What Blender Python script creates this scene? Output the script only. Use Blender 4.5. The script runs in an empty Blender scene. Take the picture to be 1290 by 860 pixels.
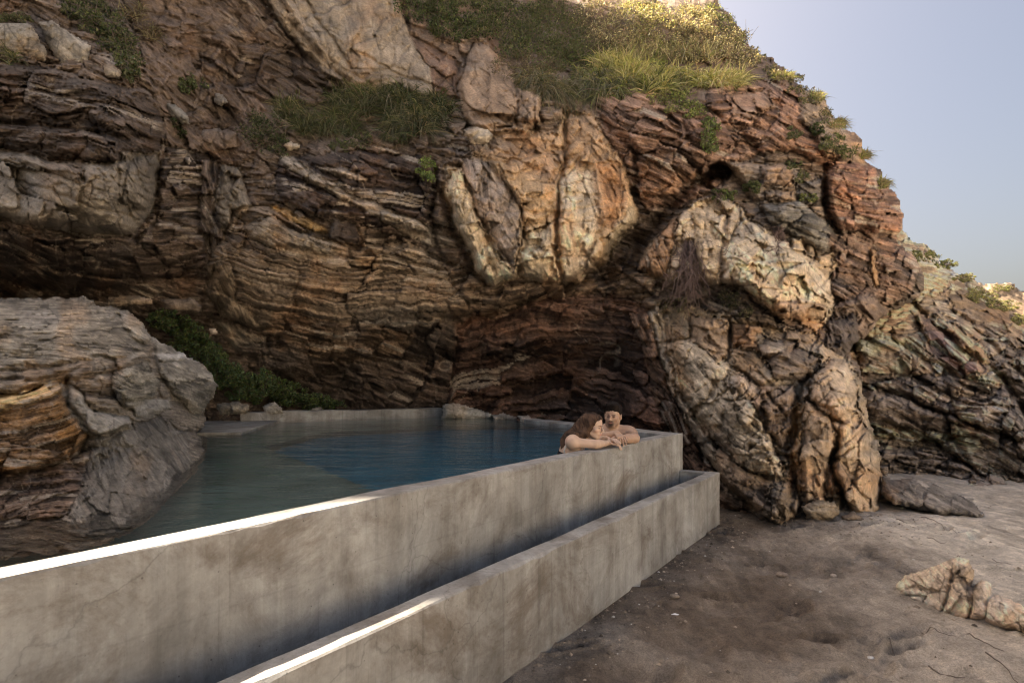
EXPO = 2.2
import bpy, math
import numpy as np
R = math.radians
F = 700.0; CX = 645.0; HY = 483.0; ZC = 1.44      # focal (px of a 1290 wide frame), centre, horizon row, eye height
rng = np.random.default_rng(7)
col = bpy.context.scene.collection

# ------------------------------------------------------------------ noise
def hsh(ix, iy, iz, seed):
    n = (ix.astype(np.int64)*374761393 + iy.astype(np.int64)*668265263 + iz.astype(np.int64)*2147483647*3 + seed*974634777) & 0xffffffff
    n = ((n ^ (n >> 13))*1274126177) & 0xffffffff
    n = ((n ^ (n >> 16))*2246822519) & 0xffffffff
    n = n ^ (n >> 15)
    return (n & 0xffffff)/float(0xffffff)
def vn2(x, y, seed=0):
    x = np.asarray(x, float); y = np.asarray(y, float)
    ix = np.floor(x); iy = np.floor(y); fx = x-ix; fy = y-iy
    fx = fx*fx*fx*(fx*(fx*6-15)+10); fy = fy*fy*fy*(fy*(fy*6-15)+10)
    z = np.zeros_like(ix)
    a = hsh(ix, iy, z, seed); b = hsh(ix+1, iy, z, seed); c = hsh(ix, iy+1, z, seed); d = hsh(ix+1, iy+1, z, seed)
    return (a+(b-a)*fx+(c-a)*fy+(a-b-c+d)*fx*fy)*2-1
def fbm(x, y, seed=0, o=4, g=.5):
    r = 0; a = 1; t = 0
    for k in range(o):
        r = r+a*vn2(x*2**k+k*17.3, y*2**k-k*9.1, seed+k*31); t += a; a *= g
    return r/t*1.4
def vor(x, y, seed=0):
    """F1, F2-F1 and a cell id"""
    ix = np.floor(x); iy = np.floor(y)
    f1 = np.full(x.shape, 9.); f2 = np.full(x.shape, 9.); cid = np.zeros(x.shape); tl = np.zeros(x.shape)
    z = np.zeros_like(ix)
    for dx in (-1, 0, 1):
        for dy in (-1, 0, 1):
            jx = ix+dx; jy = iy+dy
            px = jx+.1+.8*hsh(jx, jy, z, seed); py = jy+.1+.8*hsh(jx, jy, z+1, seed)
            d = np.sqrt((px-x)**2+(py-y)**2); h = hsh(jx, jy, z+2, seed)
            m = d < f1
            t = (x-px)*(hsh(jx, jy, z+3, seed)-.5)*2+(y-py)*(hsh(jx, jy, z+4, seed)-.5)*2     # every cell is a tilted facet
            tl = np.where(m, t, tl)
            f2 = np.where(m, f1, np.minimum(f2, d)); f1 = np.where(m, d, f1); cid = np.where(m, h, cid)
    return f1, f2-f1, cid, tl
def ss(a, b, x):
    t = np.clip((x-a)/(b-a), 0, 1); return t*t*(3-2*t)
def h1(i, seed): return hsh(i, i*0, i*0, seed)

def poly_sd(U, V, poly):
    """signed distance in px, positive inside"""
    d = np.full(U.shape, 1e9); ins = np.zeros(U.shape, bool); n = len(poly)
    for i in range(n):
        x0, y0 = poly[i]; x1, y1 = poly[(i+1) % n]
        ex, ey = x1-x0, y1-y0
        t = np.clip(((U-x0)*ex+(V-y0)*ey)/(ex*ex+ey*ey+1e-9), 0, 1)
        d = np.minimum(d, (U-x0-t*ex)**2+(V-y0-t*ey)**2)
        c = ((y0 > V) != (y1 > V)) & (U < (x1-x0)*(V-y0)/((y1-y0) if y1 != y0 else 1e-9)+x0)
        ins ^= c
    d = np.sqrt(d)
    return np.where(ins, d, -d)
def line_d(U, V, pl):
    d = np.full(U.shape, 1e9)
    for (x0, y0), (x1, y1) in zip(pl[:-1], pl[1:]):
        ex, ey = x1-x0, y1-y0
        t = np.clip(((U-x0)*ex+(V-y0)*ey)/(ex*ex+ey*ey+1e-9), 0, 1)
        d = np.minimum(d, (U-x0-t*ex)**2+(V-y0-t*ey)**2)
    return np.sqrt(d)
def tps(ctrl, U, V):
    c = np.array(ctrl, float); p = c[:, :2]/500.; n = len(c)
    def k(r2): return np.where(r2 > 1e-12, .5*r2*np.log(r2+1e-12), 0)
    A = k(((p[:, None]-p[None])**2).sum(-1)) + np.eye(n)*2e-4
    P = np.hstack([np.ones((n, 1)), p])
    M = np.block([[A, P], [P.T, np.zeros((3, 3))]])
    w = np.linalg.solve(M, np.r_[c[:, 2], 0, 0, 0])
    u = U/500.; v = V/500.; out = w[n]+w[n+1]*u+w[n+2]*v
    for i in range(n): out = out+w[i]*k((u-p[i, 0])**2+(v-p[i, 1])**2)
    return out

# ------------------------------------------------------------------ mesh helpers
def tag(o, label=None, cat=None, group=None, kind=None):
    if label: o['label'] = label
    if cat: o['category'] = cat
    if group: o['group'] = group
    if kind: o['kind'] = kind
    return o
def mesh_np(name, co, faces, mat=None, parent=None, smooth=True, colr=None, bed=None, uv=None):
    """co (n,3) world, faces (m,3|4) int array or list of arrays"""
    me = bpy.data.meshes.new(name)
    fl = faces if isinstance(faces, list) else [faces]
    fl = [np.asarray(f, np.int32) for f in fl if len(f)]
    me.vertices.add(len(co)); me.vertices.foreach_set('co', np.asarray(co, np.float32).ravel())
    li = np.concatenate([f.ravel() for f in fl]); tot = np.concatenate([np.full(len(f), f.shape[1]) for f in fl])
    st = np.r_[0, np.cumsum(tot)[:-1]]
    me.loops.add(len(li)); me.loops.foreach_set('vertex_index', li.astype(np.int32))
    me.polygons.add(len(tot)); me.polygons.foreach_set('loop_start', st.astype(np.int32)); me.polygons.foreach_set('loop_total', tot.astype(np.int32))
    me.polygons.foreach_set('use_smooth', np.full(len(tot), smooth))
    me.update(calc_edges=True); me.validate()
    if colr is not None:
        a = me.attributes.new('Col', 'FLOAT_COLOR', 'POINT')
        a.data.foreach_set('color', np.hstack([colr, np.ones((len(colr), 1))]).astype(np.float32).ravel())
    if bed is not None:
        a = me.attributes.new('bed', 'FLOAT_VECTOR', 'POINT')
        a.data.foreach_set('vector', np.asarray(bed, np.float32).ravel())
    o = bpy.data.objects.new(name, me); col.objects.link(o)
    if mat: me.materials.append(mat)
    if parent: o.parent = parent
    return o
def recenter(o, loc):
    """put a top-level object's origin at loc, geometry unmoved"""
    import mathutils
    o.data.transform(mathutils.Matrix.Translation((-loc[0], -loc[1], -loc[2]))); o.location = loc
    return o
def empty(name, loc):
    o = bpy.data.objects.new(name, None); col.objects.link(o); o.location = loc; o.empty_display_size = .2
    return o
def pt(u, v, Y): return np.array([(u-CX)/F*Y, Y, (HY-v)/F*Y+ZC])

def grid_faces(nv, nu, keep):
    i = np.arange(nv*nu).reshape(nv, nu)
    q = np.stack([i[:-1, :-1], i[1:, :-1], i[1:, 1:], i[:-1, 1:]], -1)
    return q[keep]
def close_back(co, q, back):
    """extrude the open rim of quads q away along the view ray and close it behind; returns co, faces, source index"""
    e = np.concatenate([q[:, [0, 1]], q[:, [1, 2]], q[:, [2, 3]], q[:, [3, 0]]])
    key = np.sort(e, 1); kk = key[:, 0].astype(np.int64)*len(co)+key[:, 1]
    u, idx, cnt = np.unique(kk, return_index=True, return_counts=True)
    b = e[idx[cnt == 1]]
    rim = np.unique(b); m = {int(a): len(co)+k for k, a in enumerate(rim)}
    ray = co[rim]-np.array([0, 0, ZC]); L = np.linalg.norm(ray, axis=1, keepdims=True)
    nc = co[rim]+ray/L*back
    sk = np.array([[a2, a1, m[int(a1)], m[int(a2)]] for a1, a2 in b])
    return np.vstack([co, nc]), sk, rim
def compact(co, q, extra):
    used = np.unique(q); mp = np.full(len(co), -1); mp[used] = np.arange(len(used))
    return co[used], mp[q], [x[used] for x in extra], mp

# ------------------------------------------------------------------ rock sheets
COL = dict(pale=(.56, .44, .31), gold=(.52, .36, .215), tan=(.27, .215, .155), slab=(.215, .18, .14), schist=(.165, .122, .090), dark=(.092, .068, .052),
           red=(.23, .14, .095), redtan=(.27, .17, .11), grey=(.2, .178, .152), dgrey=(.135, .098, .095), white=(.5, .42, .33), soil=(.2, .14, .10), orange=(.48, .27, .11), dry=(.36, .29, .2))
def rock_fields(U, V, ctrl, base, blocks, cracks, seed=1, px=.0115, amp=1.0, warp=1.0, frac=1.0):
    sh = U.shape
    wu = U+warp*(5*fbm(U/55, V/55, seed, 3)+2*fbm(U/11, V/11, seed+5, 3)); wv = V+warp*(5*fbm(U/55, V/55, seed+9, 3)+2*fbm(U/11, V/11, seed+14, 3))
    Y = tps(ctrl, U, V)
    c = np.zeros(sh+(3,)); c[:] = COL[base[0]]
    ang = np.full(sh, R(base[1])); sty = np.zeros(sh)   # sty 0 layered, 1 massive
    lamc = np.full(sh, .55); fold = np.zeros(sh, bool); rr = np.zeros(sh); aa = np.zeros(sh)
    bs = np.full(sh, 30.)
    for b in blocks:
        P = np.array(b['p'], float); m = 45
        bb = (U > P[:, 0].min()-m) & (U < P[:, 0].max()+m) & (V > P[:, 1].min()-m) & (V < P[:, 1].max()+m)
        if not bb.any(): continue
        d = np.full(sh, -99.); d[bb] = poly_sd(wu[bb], wv[bb], b['p'])
        e = b.get('e', 2.5)
        w = ss(-e, e, d)
        r = b.get('r', 18)*.6; h = b.get('h', .3)*.85; tq = np.clip(d/r, 0, 1)
        hv = b.get('hv'); hk = ss(hv[0], hv[1], V) if hv else 1.0
        prof = hk*h*(.45*np.sqrt(np.clip(1-(1-tq)**2, 0, 1))+.55*tq)
        Y = Y-prof
        # a crease round the block
        if b.get('g', .06): Y = Y+hk*b.get('g', .06)*np.exp(-(d/3.5)**2)*(1 if h >= 0 else 0)
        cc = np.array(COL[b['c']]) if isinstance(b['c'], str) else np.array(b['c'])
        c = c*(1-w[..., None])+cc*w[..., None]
        ins = d > 0
        ang[ins] = R(b.get('a', 10)); sty = sty*(1-w)+w*b.get('m', 0); lamc = lamc*(1-w)+w*b.get('l', .55)
        bs = np.where(ins, b.get('bs', 30), bs)
        fold[ins] = False
        if 'fc' in b:
            fx, fy, fq = b['fc']; fold[ins] = True
            dx = (wu-fx)*fq; dy = wv-fy; q = np.sqrt(dx*dx+dy*dy)
            rr = np.where(ins, q, rr); aa = np.where(ins, np.arctan2(dy, dx)*130, aa)
    sx = fbm(U/150, V/150, seed+40, 2); sy = fbm(U/38, V/38, seed+41, 2)
    # faulted blocks: each carries its own tilt and offset of the beds
    _, gF, idF, tF = vor((U*.9+V*.3)/88+.25*sy, (V-U*.2)/62+.25*sx, seed+44)
    _, gG, idG, tG = vor((U+V*.3)/34+.2*sy, (V-U*.3)/24, seed+45)
    ang = ang+((idF-.5)*.26+(idG-.5)*.08)*frac
    a_ = U*np.cos(ang)+V*np.sin(ang); s_ = -U*np.sin(ang)+V*np.cos(ang)
    a_ = np.where(fold, aa, a_); s_ = np.where(fold, rr, s_)
    s_ = s_+sx*18+sy*1.3+((idF-.5)*24+(idG-.5)*4)*frac
    s_ = s_+.7*fbm(a_/30, s_/9, seed+60, 2)
    # layers at three thicknesses
    L1 = s_/17+.7*fbm(a_/160, s_/80, seed+2, 3); i1 = np.floor(L1); f1 = L1-i1
    L2 = s_/5.6+.8*fbm(a_/90, s_/40, seed+3, 3); i2 = np.floor(L2); f2 = L2-i2
    L3 = s_/2.3+.8*fbm(a_/60, s_/20, seed+33, 3); i3 = np.floor(L3)
    r1 = h1(i1+100, seed+71)+.5*fbm(a_/70, i1*3.7, seed+4, 2); r2 = h1(i2+100, seed+72)+.7*fbm(a_/28, i2*5.3, seed+5, 2)
    r3 = h1(i3+100, seed+73)+.8*fbm(a_/16, i3*5.3, seed+35, 2)
    ledge = .07*(r1-.5)*2+.05*(1-f1)**2+.034*(r2-.5)*2+.016*(1-f2)+.012*(r3-.5)*2
    # fracture blocks, long along the bedding when layered, roundish when massive; each one a tilted facet
    k = 1+1.9*(1-sty); jx = 1.6*fbm(U/7, V/7, seed+50, 2); jy = 1.6*fbm(U/7, V/7, seed+51, 2)
    v0, g0, id0, t0 = vor((a_+jx)/(bs*3.2*k/1.3)+.2*sy, (s_+jy)/(bs*2.2)+.2*sx, seed+80)
    v1, g1, id1, t1 = vor((a_+jx)/(bs*1.3*k/1.3)+.2*sy, (s_+jy)/(bs*.85)+.2*sx, seed+81)
    v2, g2, id2, t2 = vor((a_+jx)/(bs*.5*k/1.3)+.2*sx, (s_+jy)/(bs*.34)+.2*sy, seed+82)
    v3, g3, id3, t3 = vor((a_+jx)/(bs*.2*k/1.3), (s_+jy)/(bs*.13), seed+83)
    ck = ss(-.2, .5, fbm(U/60, V/60, seed+12, 2)); ck2 = ss(-.1, .6, fbm(U/40, V/40, seed+13, 2))
    blk = .10*(id0-.5)*2+(.16+.16*sty)*t0-.05*np.exp(-(g0/.03)**2) + .06*(id1-.5)*2+(.13-.01*sty)*t1-.075*np.exp(-(g1/.045)**2)*(.2+.8*ck)
    blk2 = .022*(id2-.5)*2+.055*t2-.035*np.exp(-(g2/.07)**2)*ck2 + .008*(id3-.5)*2+.022*t3
    # sharp branching cracks in the massive granite
    _, ga, _, _ = vor(U/34+.10*sy, V/46+.10*sx, seed+52); _, gb, _, _ = vor(U/15+.08*sy, V/19, seed+53)
    hair = np.exp(-(ga/.035)**2)*ss(-.5, .1, fbm(U/60, V/50, seed+54, 2))+.6*np.exp(-(gb/.06)**2)*ss(-.1, .4, fbm(U/45, V/45, seed+55, 2))
    blk = blk-.05*hair*sty
    big = .2*fbm(U/95, V/95, seed+6, 3)+.05*fbm(U/26, V/26, seed+7, 3)
    rid = 1-np.abs(fbm(a_/30, s_/14, seed+8, 4)); fine = .022*fbm(U/5, V/5, seed+10, 3)+.04*(rid-.6)
    msk = ss(-.35, .25, fbm(U/70, V/70, seed+11, 2))     # some areas unbroken
    fault = -.08*np.exp(-(gF/.035)**2)+.07*(idF-.5)*2+.10*tF-.045*np.exp(-(gG/.05)**2)*(1-.5*sty)+.03*(idG-.5)*2
    disp = amp*(fault*(1-.6*sty)*.8*frac+big+(1-sty*.85)*ledge*1.2+blk*frac*(.6+.4*msk)*(.55+.5*sty)+blk2*(1-.6*sty)*frac*(.35+.65*msk)+fine*(1-.35*sty))
    for pl, wd, dp in cracks:
        P = np.array(pl, float)
        bb = (U > P[:, 0].min()-30) & (U < P[:, 0].max()+30) & (V > P[:, 1].min()-30) & (V < P[:, 1].max()+30)
        if not bb.any(): continue
        d = line_d(wu[bb]+2*fbm(U[bb]/7, V[bb]/7, seed+19, 2), wv[bb], pl)
        disp[bb] -= dp*np.exp(-(d/wd)**2)
    Y = Y-disp*px/.0115
    # rock colours: layers, veins, rust
    lum = 1+(.65*(r1-.5)+.75*(r2-.5)+.55*(r3-.5))*lamc*(1-sty*.55)+.2*(id1-.5)+.15*(id2-.5)+.32*fbm(U/16, V/16, seed+20, 4)
    vein = np.clip(((h1(i2+100, seed+90) > .86) & (f2 > .25)).astype(float)*ss(-.1, .5, fbm(a_/90, s_/40, seed+21, 2))*lamc*1.5*(1-sty), 0, .85)
    vein = np.maximum(vein, .55*ss(.965, .995, 1-np.abs(fbm(U/48+2*sx, V/70, seed+22, 3)))*(.4+.6*lamc)*ss(0, .5, fbm(U/120, V/120, seed+23, 2)))
    c = c*np.clip(lum, .35, 1.9)[..., None]
    wh = np.array(COL['white'])*.8
    c = c*(1-vein[..., None])+wh*vein[..., None]
    rust = ss(.15, .7, fbm(U/45, V/60, seed+24, 4))*.5
    c = c*(1-rust[..., None])+c*np.array([1.2, .92, .7])*rust[..., None]
    grys = ss(.2, .8, fbm(U/50+7, V/40, seed+25, 4))*.32
    g = c.mean(-1, keepdims=True)*np.array([1.02, 1, .96]); c = c*(1-grys[..., None])+g*grys[..., None]
    c = c*(1-.5*np.clip(hair, 0, 1)*sty)[..., None]                # earth caught in the cracks
    spot = ss(.45, .8, fbm(U/9, V/9, seed+26, 3))*.35
    c = c*(1-spot[..., None]*.6)
    bed = np.stack([a_*.011, s_*.011, sty], -1)
    return Y, np.clip(c*1.13, .02, .75), bed
def to_xyz(U, V, Y): return np.stack([(U-CX)/F*Y, Y, (HY-V)/F*Y+ZC], -1)
# ------------------------------------------------------------------ materials
def new_mat(name):
    m = bpy.data.materials.new(name); m.use_nodes = True
    nt = m.node_tree; nt.nodes.clear()
    out = nt.nodes.new('ShaderNodeOutputMaterial'); p = nt.nodes.new('ShaderNodeBsdfPrincipled')
    nt.links.new(p.outputs[0], out.inputs[0])
    return m, nt, p, out
def N(nt, t, **kw):
    n = nt.nodes.new(t)
    for k, v in kw.items():
        if k in n.inputs.keys(): n.inputs[k].default_value = v
        else: setattr(n, k, v)
    return n
def mix(nt, a, b, fac, mode='MIX'):
    n = nt.nodes.new('ShaderNodeMix'); n.data_type = 'RGBA'; n.blend_type = mode
    for s, x in ((0, fac), (6, a), (7, b)):
        if hasattr(x, 'is_linked') or hasattr(x, 'links'): nt.links.new(x, n.inputs[s])
        else: n.inputs[s].default_value = x if s == 0 else (*x, 1) if len(x) == 3 else x
    return n.outputs[2]
def ramp(nt, f, stops, cst=False):
    n = nt.nodes.new('ShaderNodeValToRGB'); nt.links.new(f, n.inputs[0]); e = n.color_ramp.elements
    while len(e) < len(stops): e.new(.5)
    for k, (p, c) in enumerate(stops): e[k].position = p; e[k].color = (c, c, c, 1) if isinstance(c, (int, float)) else (*c, 1)
    return n.outputs[0]
def noise(nt, vec, scale, det=4, rough=.6, dist=0):
    n = N(nt, 'ShaderNodeTexNoise'); n.inputs['Scale'].default_value = scale; n.inputs['Detail'].default_value = det
    n.inputs['Roughness'].default_value = rough; n.inputs['Distortion'].default_value = dist
    if vec is not None: nt.links.new(vec, n.inputs['Vector'])
    return n.outputs[0]
def mapping(nt, vec, scale=(1, 1, 1), rot=(0, 0, 0)):
    n = N(nt, 'ShaderNodeMapping'); n.inputs['Scale'].default_value = scale; n.inputs['Rotation'].default_value = rot
    nt.links.new(vec, n.inputs[0]); return n.outputs[0]
def bump(nt, h, s, d, prev=None):
    n = N(nt, 'ShaderNodeBump'); n.inputs['Strength'].default_value = s; n.inputs['Distance'].default_value = d
    nt.links.new(h, n.inputs['Height'])
    if prev is not None: nt.links.new(prev, n.inputs['Normal'])
    return n.outputs[0]
def mat_rock():
    m, nt, p, _ = new_mat('rock')
    at = N(nt, 'ShaderNodeAttribute', attribute_name='Col').outputs['Color']
    bd = N(nt, 'ShaderNodeAttribute', attribute_name='bed').outputs['Vector']
    geo = N(nt, 'ShaderNodeTexCoord').outputs['Object']
    lam = noise(nt, mapping(nt, bd, (5, 42, 1)), 1, 5, .65)
    lam2 = noise(nt, mapping(nt, bd, (9, 110, 1)), 1, 3, .6)
    gr = noise(nt, geo, 26, 6, .7); gr2 = noise(nt, geo, 110, 3, .7)
    sep = N(nt, 'ShaderNodeSeparateXYZ'); nt.links.new(bd, sep.inputs[0])
    lay = ramp(nt, sep.outputs[2], [(0, 1.), (1, .12)])            # bedding shows in layered rock, hardly in the granite
    v = mix(nt, (1, 1, 1), ramp(nt, lam, [(.3, .68), (.5, .98), (.62, 1.32)]), lay)
    v2 = ramp(nt, gr, [(.3, .66), (.7, 1.3)]); v3 = mix(nt, (1, 1, 1), ramp(nt, lam2, [(.35, .86), (.65, 1.16)]), lay)
    mo = ramp(nt, noise(nt, geo, 7, 6, .7, .5), [(.3, .78), (.7, 1.2)])
    c = mix(nt, at, v, 1, 'MULTIPLY'); c = mix(nt, c, v2, 1, 'MULTIPLY'); c = mix(nt, c, v3, .8, 'MULTIPLY'); c = mix(nt, c, mo, 1, 'MULTIPLY')
    nt.links.new(c, p.inputs['Base Color'])
    lb = mix(nt, (.5, .5, .5), lam, lay)
    b = bump(nt, lb, .55, .05); b = bump(nt, gr, .75, .035, b); b = bump(nt, gr2, .3, .008, b)
    nt.links.new(b, p.inputs['Normal'])
    p.inputs['Roughness'].default_value = .78; p.inputs['Specular IOR Level'].default_value = .32
    return m
def mixv(nt, vec, k):
    n = N(nt, 'ShaderNodeTexNoise'); n.inputs['Scale'].default_value = 2.5; n.inputs['Detail'].default_value = 6; nt.links.new(vec, n.inputs['Vector'])
    m = N(nt, 'ShaderNodeVectorMath', operation='SCALE'); nt.links.new(n.outputs['Color'], m.inputs[0]); m.inputs['Scale'].default_value = k*.4
    a = N(nt, 'ShaderNodeVectorMath', operation='ADD'); nt.links.new(vec, a.inputs[0]); nt.links.new(m.outputs[0], a.inputs[1]); return a.outputs[0]
def mat_concrete(name='concrete', tint=(1, 1, 1)):
    m, nt, p, _ = new_mat(name)
    geo = N(nt, 'ShaderNodeTexCoord').outputs['Object']
    big = noise(nt, geo, 1.1, 5, .6, .4); mid = noise(nt, mapping(nt, geo, (1, 1, .8)), 3.2, 7, .68, .6)
    st = noise(nt, mapping(nt, geo, (9, 9, .55)), 1, 5, .6, .2); fine = noise(nt, geo, 60, 5, .7); tro = noise(nt, mapping(nt, geo, (1, 1, 2.4)), 2.2, 3, .55, 1.6)
    c = ramp(nt, mid, [(.3, (.2, .175, .145)), (.5, (.34, .315, .275)), (.7, (.43, .41, .37))])
    c = mix(nt, c, ramp(nt, st, [(.32, .72), (.6, 1.12)]), .75, 'MULTIPLY')
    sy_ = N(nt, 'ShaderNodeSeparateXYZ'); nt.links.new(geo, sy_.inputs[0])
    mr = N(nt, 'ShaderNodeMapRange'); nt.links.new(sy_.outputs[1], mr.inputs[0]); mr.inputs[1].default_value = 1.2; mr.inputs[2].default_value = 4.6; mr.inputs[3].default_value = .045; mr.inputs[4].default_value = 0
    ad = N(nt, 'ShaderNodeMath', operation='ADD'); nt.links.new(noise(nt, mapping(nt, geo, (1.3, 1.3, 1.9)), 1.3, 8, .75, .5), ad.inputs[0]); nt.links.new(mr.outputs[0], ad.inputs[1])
    stain_shade = ramp(nt, ad.outputs[0], [(.51, 0.), (.66, .75)])       # stains, pushed up at the near end to paint its dimmer light
    c = mix(nt, c, (.15, .115, .085), stain_shade)
    c = mix(nt, c, ramp(nt, tro, [(.35, .85), (.5, 1.0), (.68, 1.15)]), .6, 'MULTIPLY')
    c = mix(nt, c, ramp(nt, big, [(.35, .8), (.65, 1.15)]), 1, 'MULTIPLY')
    c = mix(nt, c, ramp(nt, fine, [(.3, .9), (.7, 1.08)]), 1, 'MULTIPLY')
    drip = noise(nt, mapping(nt, geo, (26, 26, .9)), 1, 4, .65, .1)
    c = mix(nt, c, ramp(nt, drip, [(.28, .62), (.42, 1.0), (.62, 1.0), (.74, 1.16)]), .7, 'MULTIPLY')
    sp = N(nt, 'ShaderNodeSeparateXYZ'); nt.links.new(geo, sp.inputs[0])
    zz = N(nt, 'ShaderNodeMath', operation='MULTIPLY'); nt.links.new(sp.outputs[2], zz.inputs[0]); zz.inputs[1].default_value = 3.1
    fr = N(nt, 'ShaderNodeMath', operation='FRACT'); nt.links.new(zz.outputs[0], fr.inputs[0])
    c = mix(nt, c, ramp(nt, fr.outputs[0], [(0, .86), (.02, 1.0), (.98, 1.0), (1, .86)]), .7, 'MULTIPLY')
    pk = N(nt, 'ShaderNodeTexVoronoi'); pk.inputs['Scale'].default_value = 21; nt.links.new(geo, pk.inputs['Vector'])
    c = mix(nt, c, ramp(nt, pk.outputs['Distance'], [(.05, .4), (.09, 1.0)]), .8, 'MULTIPLY')
    crk = N(nt, 'ShaderNodeTexVoronoi'); crk.feature = 'DISTANCE_TO_EDGE'; crk.inputs['Scale'].default_value = 1.1
    nt.links.new(mixv(nt, geo, 1.4), crk.inputs['Vector'])
    c = mix(nt, c, ramp(nt, crk.outputs['Distance'], [(.0, .55), (.006, 1.0)]), .6, 'MULTIPLY')
    c = mix(nt, c, tint, 1, 'MULTIPLY')
    nt.links.new(c, p.inputs['Base Color'])
    b = bump(nt, mid, .35, .02); b = bump(nt, fine, .4, .004, b)
    pit = N(nt, 'ShaderNodeTexVoronoi'); pit.inputs['Scale'].default_value = 38; nt.links.new(geo, pit.inputs['Vector'])
    b = bump(nt, ramp(nt, pit.outputs['Distance'], [(.06, 0.), (.13, 1.)]), .35, .004, b)
    nt.links.new(b, p.inputs['Normal']); p.inputs['Roughness'].default_value = .72
    p.inputs['Specular IOR Level'].default_value = .35
    return m
def mat_sand():
    m, nt, p, _ = new_mat('sand')
    at = N(nt, 'ShaderNodeAttribute', attribute_name='Col').outputs['Color']
    geo = N(nt, 'ShaderNodeTexCoord').outputs['Object']
    a = noise(nt, geo, 3.4, 8, .72, .3); g = noise(nt, geo, 90, 4, .85); g2 = noise(nt, geo, 260, 2, .8); s = noise(nt, mapping(nt, geo, (9, 2.2, 3), (0, 0, R(14))), 1, 7, .7, .3)
    m2 = noise(nt, geo, 17, 6, .75)
    c = mix(nt, at, ramp(nt, a, [(.3, .86), (.7, 1.3)]), 1, 'MULTIPLY'); c = mix(nt, c, ramp(nt, g, [(.3, .55), (.52, 1.0), (.7, 1.4)]), .9, 'MULTIPLY')
    c = mix(nt, c, ramp(nt, s, [(.34, .78), (.62, 1.14)]), .8, 'MULTIPLY'); c = mix(nt, c, ramp(nt, m2, [(.32, .7), (.5, 1.0), (.7, 1.2)]), .9, 'MULTIPLY')
    c = mix(nt, c, ramp(nt, g2, [(.3, .7), (.7, 1.3)]), .7, 'MULTIPLY')
    nt.links.new(c, p.inputs['Base Color'])
    b = bump(nt, a, .5, .05); b = bump(nt, m2, .8, .03, b); b = bump(nt, s, .4, .02, b); b = bump(nt, g, .9, .010, b); nt.links.new(b, p.inputs['Normal'])
    p.inputs['Roughness'].default_value = .85; p.inputs['Specular IOR Level'].default_value = .25
    return m
def mat_leaf(name, transl=.35, rough=.5):
    m, nt, p, out = new_mat(name)
    at = N(nt, 'ShaderNodeAttribute', attribute_name='Col').outputs['Color']
    nt.links.new(at, p.inputs['Base Color']); p.inputs['Roughness'].default_value = rough; p.inputs['Specular IOR Level'].default_value = .3
    t = N(nt, 'ShaderNodeBsdfTranslucent'); nt.links.new(mix(nt, at, (1.5, 1.45, .8), 1, 'MULTIPLY'), t.inputs[0])
    ms = N(nt, 'ShaderNodeMixShader'); ms.inputs[0].default_value = transl
    nt.links.new(p.outputs[0], ms.inputs[1]); nt.links.new(t.outputs[0], ms.inputs[2]); nt.links.new(ms.outputs[0], out.inputs[0])
    return m
def mat_plain(name, c, rough=.6, var=.25, scale=20, bmp=.3, sss=0):
    m, nt, p, _ = new_mat(name)
    geo = N(nt, 'ShaderNodeTexCoord').outputs['Object']
    n = noise(nt, geo, scale, 5, .6)
    nt.links.new(mix(nt, c, ramp(nt, n, [(.3, 1-var), (.7, 1+var)]), 1, 'MULTIPLY'), p.inputs['Base Color'])
    if bmp: nt.links.new(bump(nt, n, bmp, .01), p.inputs['Normal'])
    p.inputs['Roughness'].default_value = rough
    if sss: p.inputs['Subsurface Weight'].default_value = sss; p.inputs['Subsurface Radius'].default_value = (.02, .008, .004); p.inputs['Subsurface Scale'].default_value = .5
    return m
def mat_vcol(name, rough=.55, sss=0, bscale=0):
    m, nt, p, _ = new_mat(name)
    at = N(nt, 'ShaderNodeAttribute', attribute_name='Col').outputs['Color']
    nt.links.new(at, p.inputs['Base Color']); p.inputs['Roughness'].default_value = rough
    if sss: p.inputs['Subsurface Weight'].default_value = sss; p.inputs['Subsurface Radius'].default_value = (.015, .006, .003); p.inputs['Subsurface Scale'].default_value = .4
    return m
def mat_water(name, tint, dens, bs=1.0):
    m, nt, p, out = new_mat(name)
    nt.nodes.remove(p)
    geo = N(nt, 'ShaderNodeTexCoord').outputs['Object']
    g = N(nt, 'ShaderNodeBsdfGlass'); g.inputs['IOR'].default_value = 1.33; g.inputs['Roughness'].default_value = 0.0
    n1 = noise(nt, mapping(nt, geo, (1.6, 3.4, 1), (0, 0, R(12))), 1.4, 4, .55, .8); n2 = noise(nt, mapping(nt, geo, (4, 9, 1), (0, 0, R(12))), 2.2, 3, .5, .3)
    b = bump(nt, n1, .5*bs, .035); b = bump(nt, n2, .4*bs, .008, b)
    nt.links.new(b, g.inputs['Normal']); nt.links.new(g.outputs[0], out.inputs[0])
    a = N(nt, 'ShaderNodeVolumeAbsorption'); a.inputs['Color'].default_value = (*tint, 1); a.inputs['Density'].default_value = dens
    nt.links.new(a.outputs[0], out.inputs['Volume'])
    return m
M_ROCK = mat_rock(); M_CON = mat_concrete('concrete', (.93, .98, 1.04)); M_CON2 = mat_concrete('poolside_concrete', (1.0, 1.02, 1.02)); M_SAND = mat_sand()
M_LEAF = mat_leaf('leaf'); M_GRASS = mat_leaf('grass_blade', .4); M_TWIG = mat_plain('twig', (.15, .115, .09), .8)
M_POOL = mat_plain('pool_plaster_deep', (.03, .21, .30), .6, .2, 3)
M_SHELF = mat_plain('pool_plaster_shelf', (.12, .19, .175), .6, .35, 2.5)
M_WATER = mat_water('pool_water', (.35, .72, .85), .35)
# ------------------------------------------------------------------ lighting numbers used by the terrain too
SUN_E = 48.0; SUN_AZ = -45.0     # ahead and to the left, high behind the cliff
TE = math.tan(R(SUN_E))

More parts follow.
